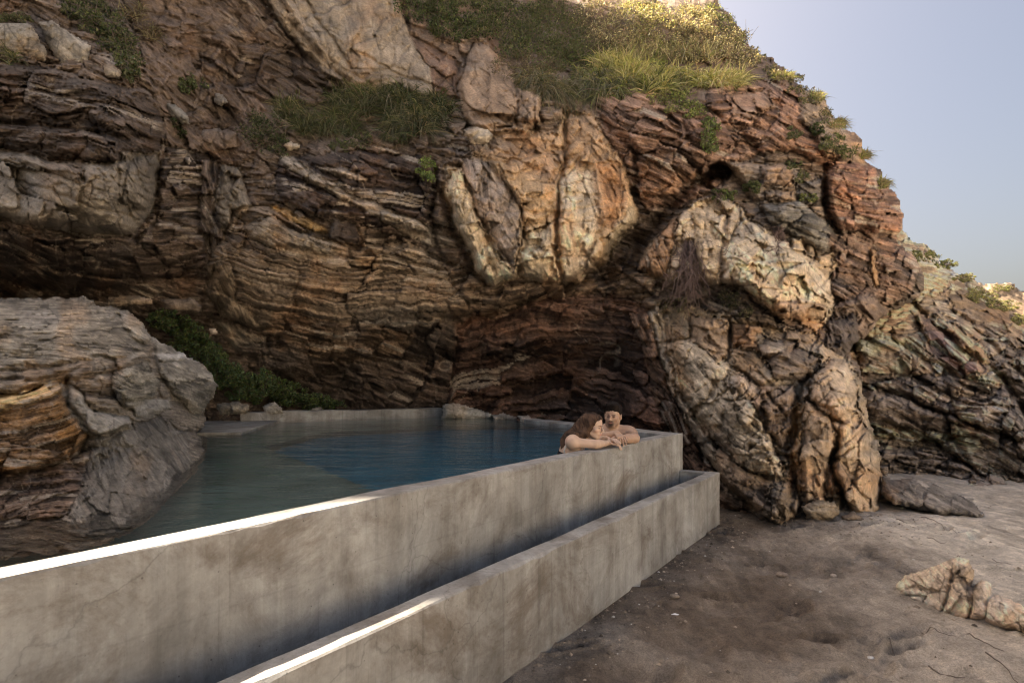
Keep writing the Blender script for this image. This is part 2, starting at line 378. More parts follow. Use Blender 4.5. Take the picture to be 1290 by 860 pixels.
def spaced(a, b, st, lo, hi):
    """fine steps st between a and b, growing outside to lo / hi"""
    m = list(np.arange(a, b+.01, st)); s = st; x = m[-1]
    while x < hi: s = min(s*1.2, 8); x += s; m.append(x)
    s = st; x = m[0]; L = []
    while x > lo: s = min(s*1.2, 8); x -= s; L.append(x)
    return np.array(L[::-1]+m)

# ------------------------------------------------------------------ the cliff over the pool
ctrl = [(-700,500,4.0),(-700,0,5),(-700,-300,6),(-700,700,4),(-300,500,5.4),(-300,300,5.2),(-300,0,6.3),(-300,-300,8.5),
 (0,700,8.6),(0,385,8.8),(0,357,8.2),(0,322,6.9),(0,285,6.25),(0,200,6.5),(0,100,7.0),(0,0,8),(0,-100,8.9),(0,-300,11),
 (130,385,9.2),(130,352,8.1),(150,300,6.6),(180,200,6.9),(150,100,7.6),(120,40,8.2),(150,-50,9.3),(150,-300,11),
 (230,410,9.4),(230,375,8.8),(230,300,8.2),(230,200,8.3),(230,100,9),(230,0,9.7),(300,470,9.6),(300,430,9.2),(300,350,7.9),(320,300,8.0),(300,200,8.8),(300,100,9.6),(300,0,10.2),(300,-300,12),
 (420,520,10.1),(420,470,10.1),(420,430,9.2),(420,350,8.3),(430,280,8.3),(430,200,8.7),(430,170,9.6),(450,120,10.3),(430,50,10.8),(430,0,11.3),(430,-300,14),
 (560,515,10.3),(560,450,10.3),(560,400,9.4),(560,320,8.9),(560,250,8.7),(560,190,9),(560,120,10.4),(560,40,11.6),(560,0,12.2),(600,-200,15),
 (680,520,9.9),(680,450,9.9),(680,380,9.2),(680,340,8.6),(680,250,8.6),(680,170,9.1),(680,120,9.9),(690,70,12.3),(650,20,13.6),(800,98,11.0),(860,98,11.2),(925,98,11.4),(750,100,11.2),
 (800,560,8.2),(800,500,8.5),(800,420,8.6),(800,350,8.6),(800,280,8.7),(800,200,8.9),(800,130,9.6),(800,80,11.8),(820,50,13.0),(760,30,14.2),(710,20,14.6),(700,-10,15.8),(760,0,15.3),(820,0,15),(800,-100,19),
 (900,650,6.6),(900,600,6.7),(900,520,7.1),(900,450,7.4),(900,380,7.9),(900,300,8.1),(900,240,8.9),(900,160,9.2),(900,118,10),(900,50,12.6),(870,28,13.4),
 (1000,655,6.25),(1000,560,6.45),(1000,450,7.1),(1000,400,7.6),(1000,340,8.0),(1000,260,8.8),(1000,180,9.5),(1000,110,10.6),
 (1080,655,6.3),(1080,560,6.55),(1070,480,7.0),(1070,420,8.3),(1070,330,9),(1080,250,9.3),(1080,200,9.8),
 (1140,280,9.7),(1140,380,9.4),(1120,600,6.8),(560,700,11),(300,700,10.2),(800,700,8.4),(1000,700,6.2),(1300,500,9),(1300,200,12)]
B = []
def blk(p, c, a=10, h=.3, r=18, m=0, l=.55, **k): B.append(dict(p=p, c=c, a=a, h=h, r=r, m=m, l=l, **k))
# big areas first
blk([(-720,-320),(330,-320),(330,0),(380,60),(430,110),(300,190),(200,190),(0,190),(-720,190)], 'schist', 22, .0, g=0, l=.6, e=14)
blk([(150,-20),(330,-20),(380,50),(420,110),(350,170),(300,200),(215,185),(190,110)], (.165,.12,.09), 40, .0, g=0, m=.35, l=.4, e=12)
blk([(480,-320),(960,-320),(1000,130),(760,150),(680,120),(560,130),(520,60)], 'soil', 20, .0, g=0, m=.6, l=.3, e=10)
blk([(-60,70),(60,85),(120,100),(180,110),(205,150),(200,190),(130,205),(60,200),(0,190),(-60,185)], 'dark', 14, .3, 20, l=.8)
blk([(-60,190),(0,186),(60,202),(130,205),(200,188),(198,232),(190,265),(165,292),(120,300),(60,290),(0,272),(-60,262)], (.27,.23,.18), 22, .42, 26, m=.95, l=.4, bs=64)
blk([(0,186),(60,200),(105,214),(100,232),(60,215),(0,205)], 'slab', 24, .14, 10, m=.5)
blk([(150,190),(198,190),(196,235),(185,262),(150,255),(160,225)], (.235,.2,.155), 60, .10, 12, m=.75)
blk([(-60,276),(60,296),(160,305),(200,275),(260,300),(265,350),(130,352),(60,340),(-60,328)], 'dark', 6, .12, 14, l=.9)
blk([(205,185),(262,190),(275,240),(265,300),(255,345),(205,330),(190,290),(200,240)], (.12,.088,.066), 2, .1, 14, l=1.1)
blk([(272,205),(300,210),(312,245),(320,262),(300,275),(285,300),(268,285),(268,240)], (.22,.18,.13), 70, .22, 14, m=.7)
blk([(250,200),(270,200),(268,260),(290,330),(270,345),(252,290)], 'schist', 75, .1, 8, l=.6)
# slope slabs upper centre
blk([(325,-60),(470,-60),(520,45),(572,75),(582,125),(530,125),(500,105),(440,115),(420,85),(385,50)], (.32,.26,.195), 52, .28, 18, m=.95, l=.4, bs=60)
blk([(330,-10),(365,-10),(400,40),(425,85),(432,110),(402,95),(370,55)], (.27,.215,.16), 50, .22, 10, m=.8)
blk([(368,70),(400,76),(432,98),(440,122),(405,108),(372,98)], (.27,.21,.15), 30, .22, 10, m=.8, bs=24)
blk([(520,45),(572,70),(582,125),(545,120),(540,85)], (.2,.125,.085), 40, .02, g=0, m=.6)
blk([(300,60),(380,60),(430,110),(400,135),(330,130),(300,110)], 'dark', 12, .05, l=.7)
# outcrop
blk([(590,54),(612,50),(626,64),(640,78),(650,100),(668,112),(682,120),(682,150),(660,165),(640,162),(600,164),(580,140),(577,110),(586,85)], (.34,.235,.155), 60, .55, 16, m=.95, bs=30)
blk([(650,108),(672,112),(684,125),(682,150),(652,150),(648,128)], (.36,.25,.165), 60, .1, 8, m=.95, bs=16)
# dark blocks with white stripes
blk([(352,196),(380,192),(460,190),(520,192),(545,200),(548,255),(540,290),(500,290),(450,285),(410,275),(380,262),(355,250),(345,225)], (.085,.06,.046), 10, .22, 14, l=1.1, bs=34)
blk([(352,190),(372,192),(400,215),(440,240),(490,262),(545,283),(545,296),(480,276),(430,250),(390,225),(355,206)], (.36,.3,.23), 26, .1, 5, m=.4)
blk([(400,205),(440,212),(460,222),(458,228),(420,218)], (.34,.28,.22), 14, .06, 4, m=.4)
blk([(480,262),(530,275),(545,290),(580,300),(578,312),(540,305),(500,290),(480,276)], (.4,.33,.25), 18, .14, 6, m=.5)
blk([(343,262),(365,264),(395,278),(412,292),(385,292),(350,276)], (.56,.37,.17), 18, .12, 7, m=.7)
blk([(420,275),(450,280),(455,305),(430,318),(412,300)], (.07,.06,.056), 10, .03, 6, m=.6)
# folded tan beds in the middle
blk([(290,262),(340,262),(400,292),(440,310),(500,300),(560,320),(600,370),(595,395),(540,410),(480,415),(420,428),(350,425),(285,405),(262,370),(262,330),(280,300)], (.225,.17,.12), 12, .22, 22, l=1.15, fc=(470,60,.55))
blk([(300,290),(340,275),(400,300),(460,310),(470,325),(400,318),(340,310)], (.31,.25,.18), 14, .12, 8, l=.8)
blk([(440,310),(520,305),(575,330),(600,360),(560,352),(500,340),(445,335)], (.3,.225,.15), 20, .1, 10, l=.9)
blk([(265,330),(290,330),(300,380),(330,410),(290,405),(262,372)], (.26,.2,.14), 70, .1, 10, l=.6, m=.4)
blk([(270,405),(300,412),(335,425),(338,448),(310,445),(280,425)], (.3,.25,.19), 50, .16, 8, m=.4)
# dark foot and the arch-shaped fold
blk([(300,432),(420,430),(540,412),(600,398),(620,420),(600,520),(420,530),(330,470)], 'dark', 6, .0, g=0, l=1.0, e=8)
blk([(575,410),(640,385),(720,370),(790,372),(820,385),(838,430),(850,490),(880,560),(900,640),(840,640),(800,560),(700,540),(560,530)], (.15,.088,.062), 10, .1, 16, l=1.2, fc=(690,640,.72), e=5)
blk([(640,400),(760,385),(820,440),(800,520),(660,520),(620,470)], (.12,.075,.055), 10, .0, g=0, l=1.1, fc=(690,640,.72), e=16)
blk([(795,395),(822,385),(838,430),(852,490),(885,565),(905,640),(885,640),(850,560),(820,490)], (.17,.105,.07), 62, .15, 10, l=1.2)
blk([(360,400),(460,405),(520,420),(500,450),(430,455),(350,440)], (.19,.13,.085), 6, .05, 12, l=1.2)
# centre band between the wedge and the fold
blk([(560,330),(600,345),(640,362),(700,358),(760,340),(800,330),(830,345),(822,372),(760,368),(690,378),(620,405),(590,392)], (.2,.145,.1), -14, .12, 12, l=1.1)
# the wedge of pale granite
W = [(556,232),(570,214),(588,196),(596,178),(602,163),(650,158),(700,168),(715,140),(745,142),(757,160),(775,190),(790,215),(805,262),(800,282),(770,312),(768,330),(740,342),(728,358),(702,352),(680,360),(660,352),(650,350),(622,362),(598,345),(592,320),(572,275)]
blk(W, 'gold', 82, .68, 15, m=1, l=.4, bs=30, hv=(165,290))
blk([(560,212),(578,208),(592,240),(610,280),(630,320),(650,345),(622,362),(598,345),(592,320),(572,275)], (.62,.50,.35), 72, .12, 9, m=1, bs=24, e=5)
blk([(574,190),(610,200),(640,230),(655,262),(652,310),(645,345),(622,310),(600,260),(585,225)], (.33,.265,.215), 70, .02, 12, m=.85, l=.8, g=.02, e=6)
blk([(655,290),(690,280),(698,350),(662,356),(648,348)], (.62,.50,.35), 80, .03, 12, m=1, bs=24, g=0, e=10)
blk([(704,230),(730,215),(755,215),(765,250),(745,310),(735,345),(704,352)], (.6,.49,.36), 80, .08, 10, m=1, bs=26, g=.0, e=9)
blk([(752,200),(780,205),(795,250),(775,290),(758,285)], (.46,.25,.125), 80, .0, 12, m=.95, g=0, e=12)
blk([(590,160),(700,165),(716,195),(700,235),(670,220),(630,200),(590,190)], (.40,.27,.17), 60, .04, 10, m=1, bs=15, g=0, e=10)
blk([(715,140),(745,142),(757,160),(775,190),(770,205),(712,205)], (.42,.28,.17), 60, .03, 10, m=1, bs=16, g=0, e=8)
blk([(585,160),(605,160),(622,172),(612,183),(590,178)], (.36,.31,.25), 10, .18, 9, m=1)
blk([(765,300),(800,258),(805,275),(778,312),(765,330)], (.46,.37,.25), 80, .04, 8, m=1, g=0, e=6)
# layered brown-red beds right of the hill
blk([(745,125),(800,110),(880,140),(920,150),(960,190),(900,240),(860,258),(815,262),(790,215),(770,180)], (.21,.13,.09), 24, .1, 14, l=1.2, e=4)
blk([(890,95),(960,100),(1000,110),(1050,150),(1080,190),(1060,215),(1000,190),(960,190),(920,160),(890,135)], (.3,.175,.115), 8, .25, 14, l=1.1, m=.2)
blk([(920,118),(965,112),(975,135),(950,150),(925,145)], (.33,.2,.13), 5, .1, 8, m=.6)
blk([(860,150),(905,150),(930,180),(900,195),(868,185)], (.2,.12,.085), 25, .12, 8, l=1)
blk([(800,195),(850,190),(885,225),(850,245),(812,250)], (.26,.15,.09), 22, .1, 10, l=1.1)
# grey and tan rounded beds
blk([(915,205),(1000,205),(1040,225),(1045,275),(1030,300),(1000,285),(960,262),(935,240)], (.22,.165,.12), 4, .3, 16, l=1.0, m=.25)
blk([(960,208),(1000,208),(1002,232),(965,235)], (.32,.215,.14), 2, .12, 10, m=.6)
blk([(968,238),(1003,238),(1003,254),(970,256)], (.33,.23,.15), 2, .12, 8, m=.6)
blk([(962,256),(1010,252),(1045,275),(1058,295),(1040,318),(1010,305),(975,285)], (.18,.165,.14), 14, .3, 14, l=.9, m=.35)
blk([(1008,225),(1036,222),(1040,250),(1018,258),(1004,248)], (.15,.14,.13), 10, .1, 8, m=.8)
# red nose
blk([(1040,205),(1095,205),(1110,225),(1135,255),(1142,278),(1132,292),(1095,295),(1060,285),(1045,262)], (.27,.155,.105), 12, .42, 16, l=1.0, m=.3)
blk([(1005,105),(1045,130),(1050,150),(1092,180),(1095,210),(1040,195),(1010,150)], (.27,.2,.14), 25, .15, 10, l=.8, m=.3)
# column under the nose
blk([(1045,292),(1130,296),(1160,330),(1150,370),(1100,392),(1060,400),(1045,350)], (.19,.125,.09), 20, .1, 12, l=1.2, e=4)
blk([(1094,310),(1102,312),(1100,335),(1107,358),(1100,362),(1092,338)], (.46,.28,.15), 80, .12, 5, m=.9)
blk([(1045,380),(1090,370),(1120,390),(1100,430),(1075,450),(1050,440)], (.2,.145,.11), 50, .2, 14, l=.6, m=.6, bs=22)
blk([(1040,400),(1075,395),(1085,430),(1060,452),(1040,440)], (.12,.095,.08), 60, .16, 12, m=.8, bs=18)
# upper pale mass
UP = [(805,340),(815,315),(835,292),(862,262),(880,250),(915,250),(935,262),(948,275),(985,300),(1020,318),(1045,345),(1050,380),(1040,405),(1015,400),(985,398),(950,372),(925,358),(905,360),(870,356),(850,358),(825,352)]
blk(UP, 'pale', 60, .5, 14, m=1, l=.4, bs=26, hv=(245,345))
blk([(805,340),(835,292),(858,268),(850,310),(842,352),(820,350)], (.37,.225,.13), 62, .06, 8, m=.5, l=1)
blk([(925,290),(940,268),(962,290),(1000,315),(1030,345),(1045,375),(1040,400),(1000,395),(960,375),(930,355),(915,330)], (.66,.54,.39), 55, .2, 16, m=1, bs=22)
blk([(870,262),(895,275),(905,300),(912,350),(890,358),(880,320)], (.5,.38,.25), 75, .16, 12, m=1, bs=26)
blk([(975,375),(1040,380),(1035,408),(1025,422),(1005,400),(975,396)], (.5,.35,.22), 10, .1, 10, m=1)
blk([(996,298),(1012,300),(1016,318),(1000,316)], 'pale', 10, .2, 8, m=1)
blk([(1027,318),(1046,318),(1052,335),(1040,348),(1026,335)], (.46,.34,.22), 10, .25, 9, m=1)
blk([(1013,305),(1027,310),(1026,325),(1014,320)], (.42,.32,.22), 10, .2, 7, m=1)
# dark shelf between the two masses
blk([(880,362),(925,360),(985,400),(1000,415),(940,405),(880,395),(855,380)], (.13,.105,.085), 22, .0, g=.02, l=.8)
# the buttress
BU = [(815,388),(830,378),(880,385),(920,395),(980,410),(1025,420),(1040,440),(1070,455),(1085,480),(1090,510),(1108,560),(1116,612),(1114,720),(1000,720),(945,640),(905,600),(880,560),(850,500),(828,440)]
blk(BU, (.35,.275,.19), 52, .4, 20, m=.75, l=.8, bs=28, hv=(385,500))
blk([(815,388),(830,378),(850,400),(848,440),(858,480),(875,520),(895,560),(880,560),(850,500),(828,440)], (.4,.33,.25), 60, .12, 8, m=.8, bs=20)
blk([(835,430),(880,425),(915,455),(955,485),(960,510),(975,560),(985,600),(940,590),(905,560),(875,520),(850,480)], (.5,.41,.3), 48, .26, 20, m=.85, l=.8, bs=26)
blk([(920,465),(960,488),(958,515),(935,500),(915,485)], (.47,.38,.28), 45, .1, 8, m=1)
blk([(866,395),(920,400),(925,440),(905,455),(870,430)], (.42,.3,.2), 55, .14, 14, m=.95, bs=20)
blk([(925,405),(960,410),(965,445),(925,435)], (.32,.205,.125), 12, .1, 10, m=.4)
blk([(955,420),(1000,432),(990,452),(960,450)], (.3,.25,.2), 25, .16, 8, m=.5)
blk([(960,448),(1000,440),(1030,450),(1015,478),(975,475)], (.23,.17,.12), 30, .12, 12, m=.5)
blk([(960,485),(1002,482),(1006,520),(990,560),(965,540),(950,510)], (.29,.21,.15), 80, .16, 12, m=.8, bs=20)
blk([(1003,500),(1016,508),(1010,560),(1006,620),(996,660),(990,600),(996,540)], (.5,.315,.16), 85, .02, 8, m=.9, g=0)
blk([(1020,470),(1040,450),(1066,458),(1080,485),(1078,515),(1062,530),(1040,520),(1020,500)], (.5,.385,.27), 70, .22, 16, m=1, bs=22)
blk([(1016,500),(1045,520),(1060,530),(1050,580),(1040,640),(1008,640),(1008,580)], (.42,.31,.21), 80, .28, 16, m=1, bs=28)
blk([(1050,530),(1078,515),(1095,550),(1112,600),(1114,660),(1080,665),(1055,600)], (.5,.38,.26), 72, .24, 16, m=1, bs=28)
blk([(1045,580),(1062,575),(1075,600),(1070,625),(1045,620)], (.34,.25,.175), 60, .14, 12, m=1)
blk([(905,565),(960,600),(1000,615),(1006,650),(990,665),(960,650),(930,620),(905,600)], (.27,.2,.14), 45, .25, 14, m=.7, bs=20)
blk([(965,612),(1000,608),(1008,635),(998,656),(970,650)], (.31,.235,.165), 40, .2, 12, m=1)
CR = [([(20,225),(70,240),(120,262),(165,268)], 2, .08), ([(60,215),(90,225),(105,230)], 2, .08), ([(716,140),(712,200),(704,260),(700,290),(703,356)], 3.2, .35), ([(655,262),(658,300),(650,345)], 2.5, .2), ([(645,240),(652,262)], 2.5, .12), ([(575,205),(600,262),(622,318)], 2.3, .15), ([(605,178),(640,190),(680,215)], 2.2, .1),
 ([(700,268),(650,262)], 1.8, .06), ([(700,270),(760,258)], 1.8, .06), ([(800,300),(770,322),(730,350),(690,372),(650,385),(610,400),(560,408)], 8, .42),
 ([(868,236),(840,262),(815,295),(790,330),(760,350)], 10, .6), ([(650,100),(652,160)], 2.2, .2), ([(672,118),(672,165)], 2.2, .2), ([(918,268),(914,320),(912,358)], 3, .25), ([(870,300),(862,350)], 2.5, .1),
 ([(1014,470),(1004,500),(998,560),(994,660)], 5, .35), ([(1045,520),(1058,545),(1048,580),(1062,620),(1060,660)], 2.6, .22), ([(1020,500),(1045,515),(1075,540)], 2.4, .14), ([(1048,580),(1078,560)], 2, .12),
 ([(838,390),(846,440),(866,500),(905,562)], 3.5, .2), ([(923,400),(920,450),(905,460)], 2.6, .2), ([(910,455),(960,485),(990,520)], 2.4, .14), ([(945,560),(985,570),(1000,575)], 3.5, .2), ([(200,195),(196,250),(170,295)], 4, .25),
 ([(146,205),(150,245),(170,280)], 2, .1), ([(0,270),(40,280),(90,296),(160,292)], 4, .2), ([(330,0),(370,55),(430,112)], 3, .2), ([(385,0),(420,45),(450,95),(470,110)], 2.3, .12), ([(440,60),(500,90),(560,120)], 2.2, .1),
 ([(262,190),(262,300),(270,340)], 3, .18), ([(545,200),(548,300),(560,330)], 3.5, .22), ([(556,240),(574,290),(594,340),(612,358)], 5, .35), ([(448,200),(446,262)], 2, .12), ([(395,205),(388,250)], 2, .1), ([(1042,205),(1046,262),(1060,290)], 4, .25), ([(600,400),(640,390),(700,378)], 4, .2), ([(1050,240),(1130,262)], 2.2, .1),
 ([(0,150),(60,160),(140,172),(200,178)], 3.5, .18), ([(0,120),(70,118),(150,135)], 2.4, .1), ([(60,215),(95,222),(105,228)], 2.2, .12), ([(760,150),(800,190),(806,250)], 4, .25)]
us = spaced(-24, 1180, 1.5, -720, 1190); vs = spaced(-18, 700, 1.5, -640, 702)
U, V = np.meshgrid(us, vs)
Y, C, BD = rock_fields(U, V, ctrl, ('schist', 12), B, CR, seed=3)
# recesses: the small cave by the shrub and the black hollow under the left overhang
cvn = 6*fbm(U/12, V/12, 98, 3)
Y += .95*ss(-3, 6, poly_sd(U+cvn, V+.8*cvn, [(870,234),(882,214),(900,205),(917,209),(921,222),(906,230),(890,236)]))
Y += .8*np.exp(-(((U-45)/110)**2+((V-364)/13)**2)**2)
Y += .7*ss(0, 20, poly_sd(U, V, [(430,440),(640,430),(790,430),(800,560),(300,560),(330,470)]))*ss(400, 520, V)*(U > 250)
# the outline against the sky, rounded off backwards
SIL = [(-740,-660),(430,-660),(560,-340),(610,-150),(640,-40),(680,-6),(700,-4),(760,-4),(830,-4),(880,-4),(900,0),(912,12),(925,26),(935,40),(947,58),(965,72),(985,86),(1005,100),(1020,112),(1040,124),(1046,142),(1062,158),(1085,172),(1092,198),(1108,216),(1118,236),(1132,250),(1140,268),(1141,284),(1132,298),(1150,318),(1165,345),(1160,375),(1120,395),(1095,420),(1072,440),(1082,470),(1092,505),(1100,540),(1110,575),(1116,615),(1117,720),(-740,720)]
wn = fbm(U/9, V/9, 77, 3)*3.5+fbm(U/28, V/28, 78, 2)*4
sd = poly_sd(U, V, SIL)+wn*ss(-50, 60, U)
e = np.clip(sd/34, 0, 1); Y = Y+1.3*(1-np.sqrt(np.clip(1-(1-e)**2, 0, 1)))*(U > 700)
# ridge line beyond the top of the frame: kept below the sun's path to the near part of the pool wall
P = to_xyz(U, V, Y)
cc = P[..., 0]+P[..., 1]
yw = 1.48+.581*(cc-.116)
marg = .09+.05*fbm(cc*2.2, cc*0, 5, 2)-.36*ss(1.15, 2.55, cc)+.04
zlim = ZC-.52+TE*1.41421*(P[..., 1]-yw-marg)
zlim = np.where(cc < 2.75, zlim, zlim+14*ss(2.75, 3.3, cc))
over = P[..., 2]-zlim
P[..., 2] = np.where((over > 0) & (V < 40), zlim, P[..., 2])
CLIFF = dict(us=us, vs=vs, P=P)
keepv = sd > 0
q = grid_faces(len(vs), len(us), (keepv[:-1, :-1] & keepv[1:, :-1] & keepv[:-1, 1:] & keepv[1:, 1:]))
co = P.reshape(-1, 3); co, q, (C2, B2), mp = compact(co, q, [C.reshape(-1, 3), BD.reshape(-1, 3)])
nc, sk, rim = close_back(co, q, 3.5)
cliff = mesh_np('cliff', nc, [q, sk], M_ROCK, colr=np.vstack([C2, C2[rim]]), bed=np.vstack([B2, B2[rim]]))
tag(cliff, 'rugged brown cliff of folded rock layers towering behind the pool', 'cliff', kind='structure')
def surf(u, v, D=None):
    D = D or CLIFF
    j = int(np.clip(np.searchsorted(D['us'], u), 0, len(D['us'])-1)); i = int(np.clip(np.searchsorted(D['vs'], v), 0, len(D['vs'])-1))
    return D['P'][i, j].copy()
def surfs(u, v, D=None):
    D = D or CLIFF
    j = np.clip(np.searchsorted(D['us'], u), 0, len(D['us'])-1); i = np.clip(np.searchsorted(D['vs'], v), 0, len(D['vs'])-1)
    return D['P'][i, j].copy()

# ------------------------------------------------------------------ the headland further right
ctrl2 = [(1000,700,8.2),(1150,700,8.0),(1300,700,7.4),(1600,700,6.2),(2000,700,5.4),(1100,590,9.0),(1150,600,8.8),(1220,610,8.4),(1290,618,8.0),(1450,640,7.0),(1100,520,9.6),(1200,520,9.3),(1290,520,9),(1450,520,8),
 (1080,440,10.4),(1180,440,10.6),(1290,450,10.6),(1100,360,11.6),(1200,390,12.4),(1290,400,13.5),(1050,250,12.5),(1150,300,13),(1200,340,14.5),(1290,360,17),(1450,380,18),(1700,500,14),(2000,550,12),(1000,450,10.6),(1000,250,12)]
B = []
blk([(1000,280),(1140,280),(1200,330),(1215,350),(1160,380),(1000,380)], (.29,.235,.175), 24, .0, g=0, l=.9, e=8)
blk([(1120,300),(1180,320),(1205,345),(1180,352),(1140,330)], (.3,.255,.2), 16, .2, 10, l=.9)
blk([(1180,370),(1215,345),(1260,350),(1420,380),(1420,520),(1330,520),(1270,430),(1230,400)], (.14,.11,.078), 26, .0, g=0, m=.4, l=.6, e=8)
blk([(1080,400),(1130,375),(1180,390),(1235,440),(1262,490),(1200,500),(1150,470),(1080,480)], (.225,.19,.155), 32, .3, 24, l=.9, m=.35)
blk([(1150,395),(1190,405),(1240,450),(1265,480),(1250,500),(1215,470),(1170,430)], (.29,.225,.165), 38, .3, 18, m=.6)
blk([(1160,400),(1195,420),(1240,470),(1210,475),(1170,440)], 'dgrey', 34, .03, g=0, l=.8, e=8)
blk([(1070,470),(1200,470),(1290,500),(1290,560),(1180,530),(1090,520)], (.15,.135,.125), 22, .2, 18, l=1)
blk([(1090,535),(1160,540),(1225,555),(1190,560),(1100,550)], (.26,.205,.145), 12, .1, 8, l=.8)
blk([(1085,490),(1130,495),(1190,520),(1200,550),(1130,540),(1080,530)], (.15,.135,.125), 20, .25, 12, l=.6, m=.5)
blk([(1200,500),(1290,520),(1330,560),(1290,580),(1210,545)], (.19,.165,.145), 24, .25, 12, l=.9)
blk([(1290,420),(1600,560),(1700,700),(1300,700),(1260,560)], (.17,.15,.13), 26, .1, l=.9, e=8)
blk([(1090,555),(1180,570),(1260,600),(1300,640),(1100,640)], (.12,.108,.1), 16, .15, 14, l=.9)
CR2 = [([(1150,385),(1210,440),(1260,480),(1290,520)], 5, .5), ([(1200,385),(1250,440),(1290,480)], 4, .3), ([(1080,480),(1150,500),(1230,540),(1290,560)], 3.5, .3), ([(1110,530),(1180,560),(1240,600)], 3, .25), ([(1120,420),(1180,460),(1230,490)], 3, .2), ([(1190,540),(1235,600)], 3, .2)]
us2 = spaced(1040, 1310, 1.5, 1000, 2000); vs2 = spaced(275, 660, 1.5, 240, 702)
U2, V2 = np.meshgrid(us2, vs2)
Y2, C2, BD2 = rock_fields(U2, V2, ctrl2, ('grey', 24), B, CR2, seed=31, amp=1.1, px=.0135); C2 = np.clip(C2*np.array([1.75, 1.56, 1.36]), .03, .45)
SIL2 = [(990,250),(1100,270),(1136,290),(1150,300),(1162,305),(1178,318),(1190,330),(1203,342),(1222,350),(1245,354),(1270,356),(1292,364),(1400,385),(1600,430),(2020,500),(2020,720),(990,720)]
sd2 = poly_sd(U2, V2, SIL2)+fbm(U2/8, V2/8, 91, 3)*3+fbm(U2/25, V2/25, 93, 2)*3
e = np.clip(sd2/30, 0, 1); Y2 = Y2+2.5*(1-np.sqrt(np.clip(1-(1-e)**2, 0, 1)))
P2 = to_xyz(U2, V2, Y2); HEAD = dict(us=us2, vs=vs2, P=P2)
k2 = sd2 > 0
q = grid_faces(len(vs2), len(us2), (k2[:-1, :-1] & k2[1:, :-1] & k2[:-1, 1:] & k2[1:, 1:]))
co, q, (Ca, Ba), mp = compact(P2.reshape(-1, 3), q, [C2.reshape(-1, 3), BD2.reshape(-1, 3)])
nc, sk, rim = close_back(co, q, 4)
headland = mesh_np('headland', nc, [q, sk], M_ROCK, colr=np.vstack([Ca, Ca[rim]]), bed=np.vstack([Ba, Ba[rim]]))
tag(headland, 'grey layered headland rising from the sand beyond the pale buttress', 'headland', kind='structure')

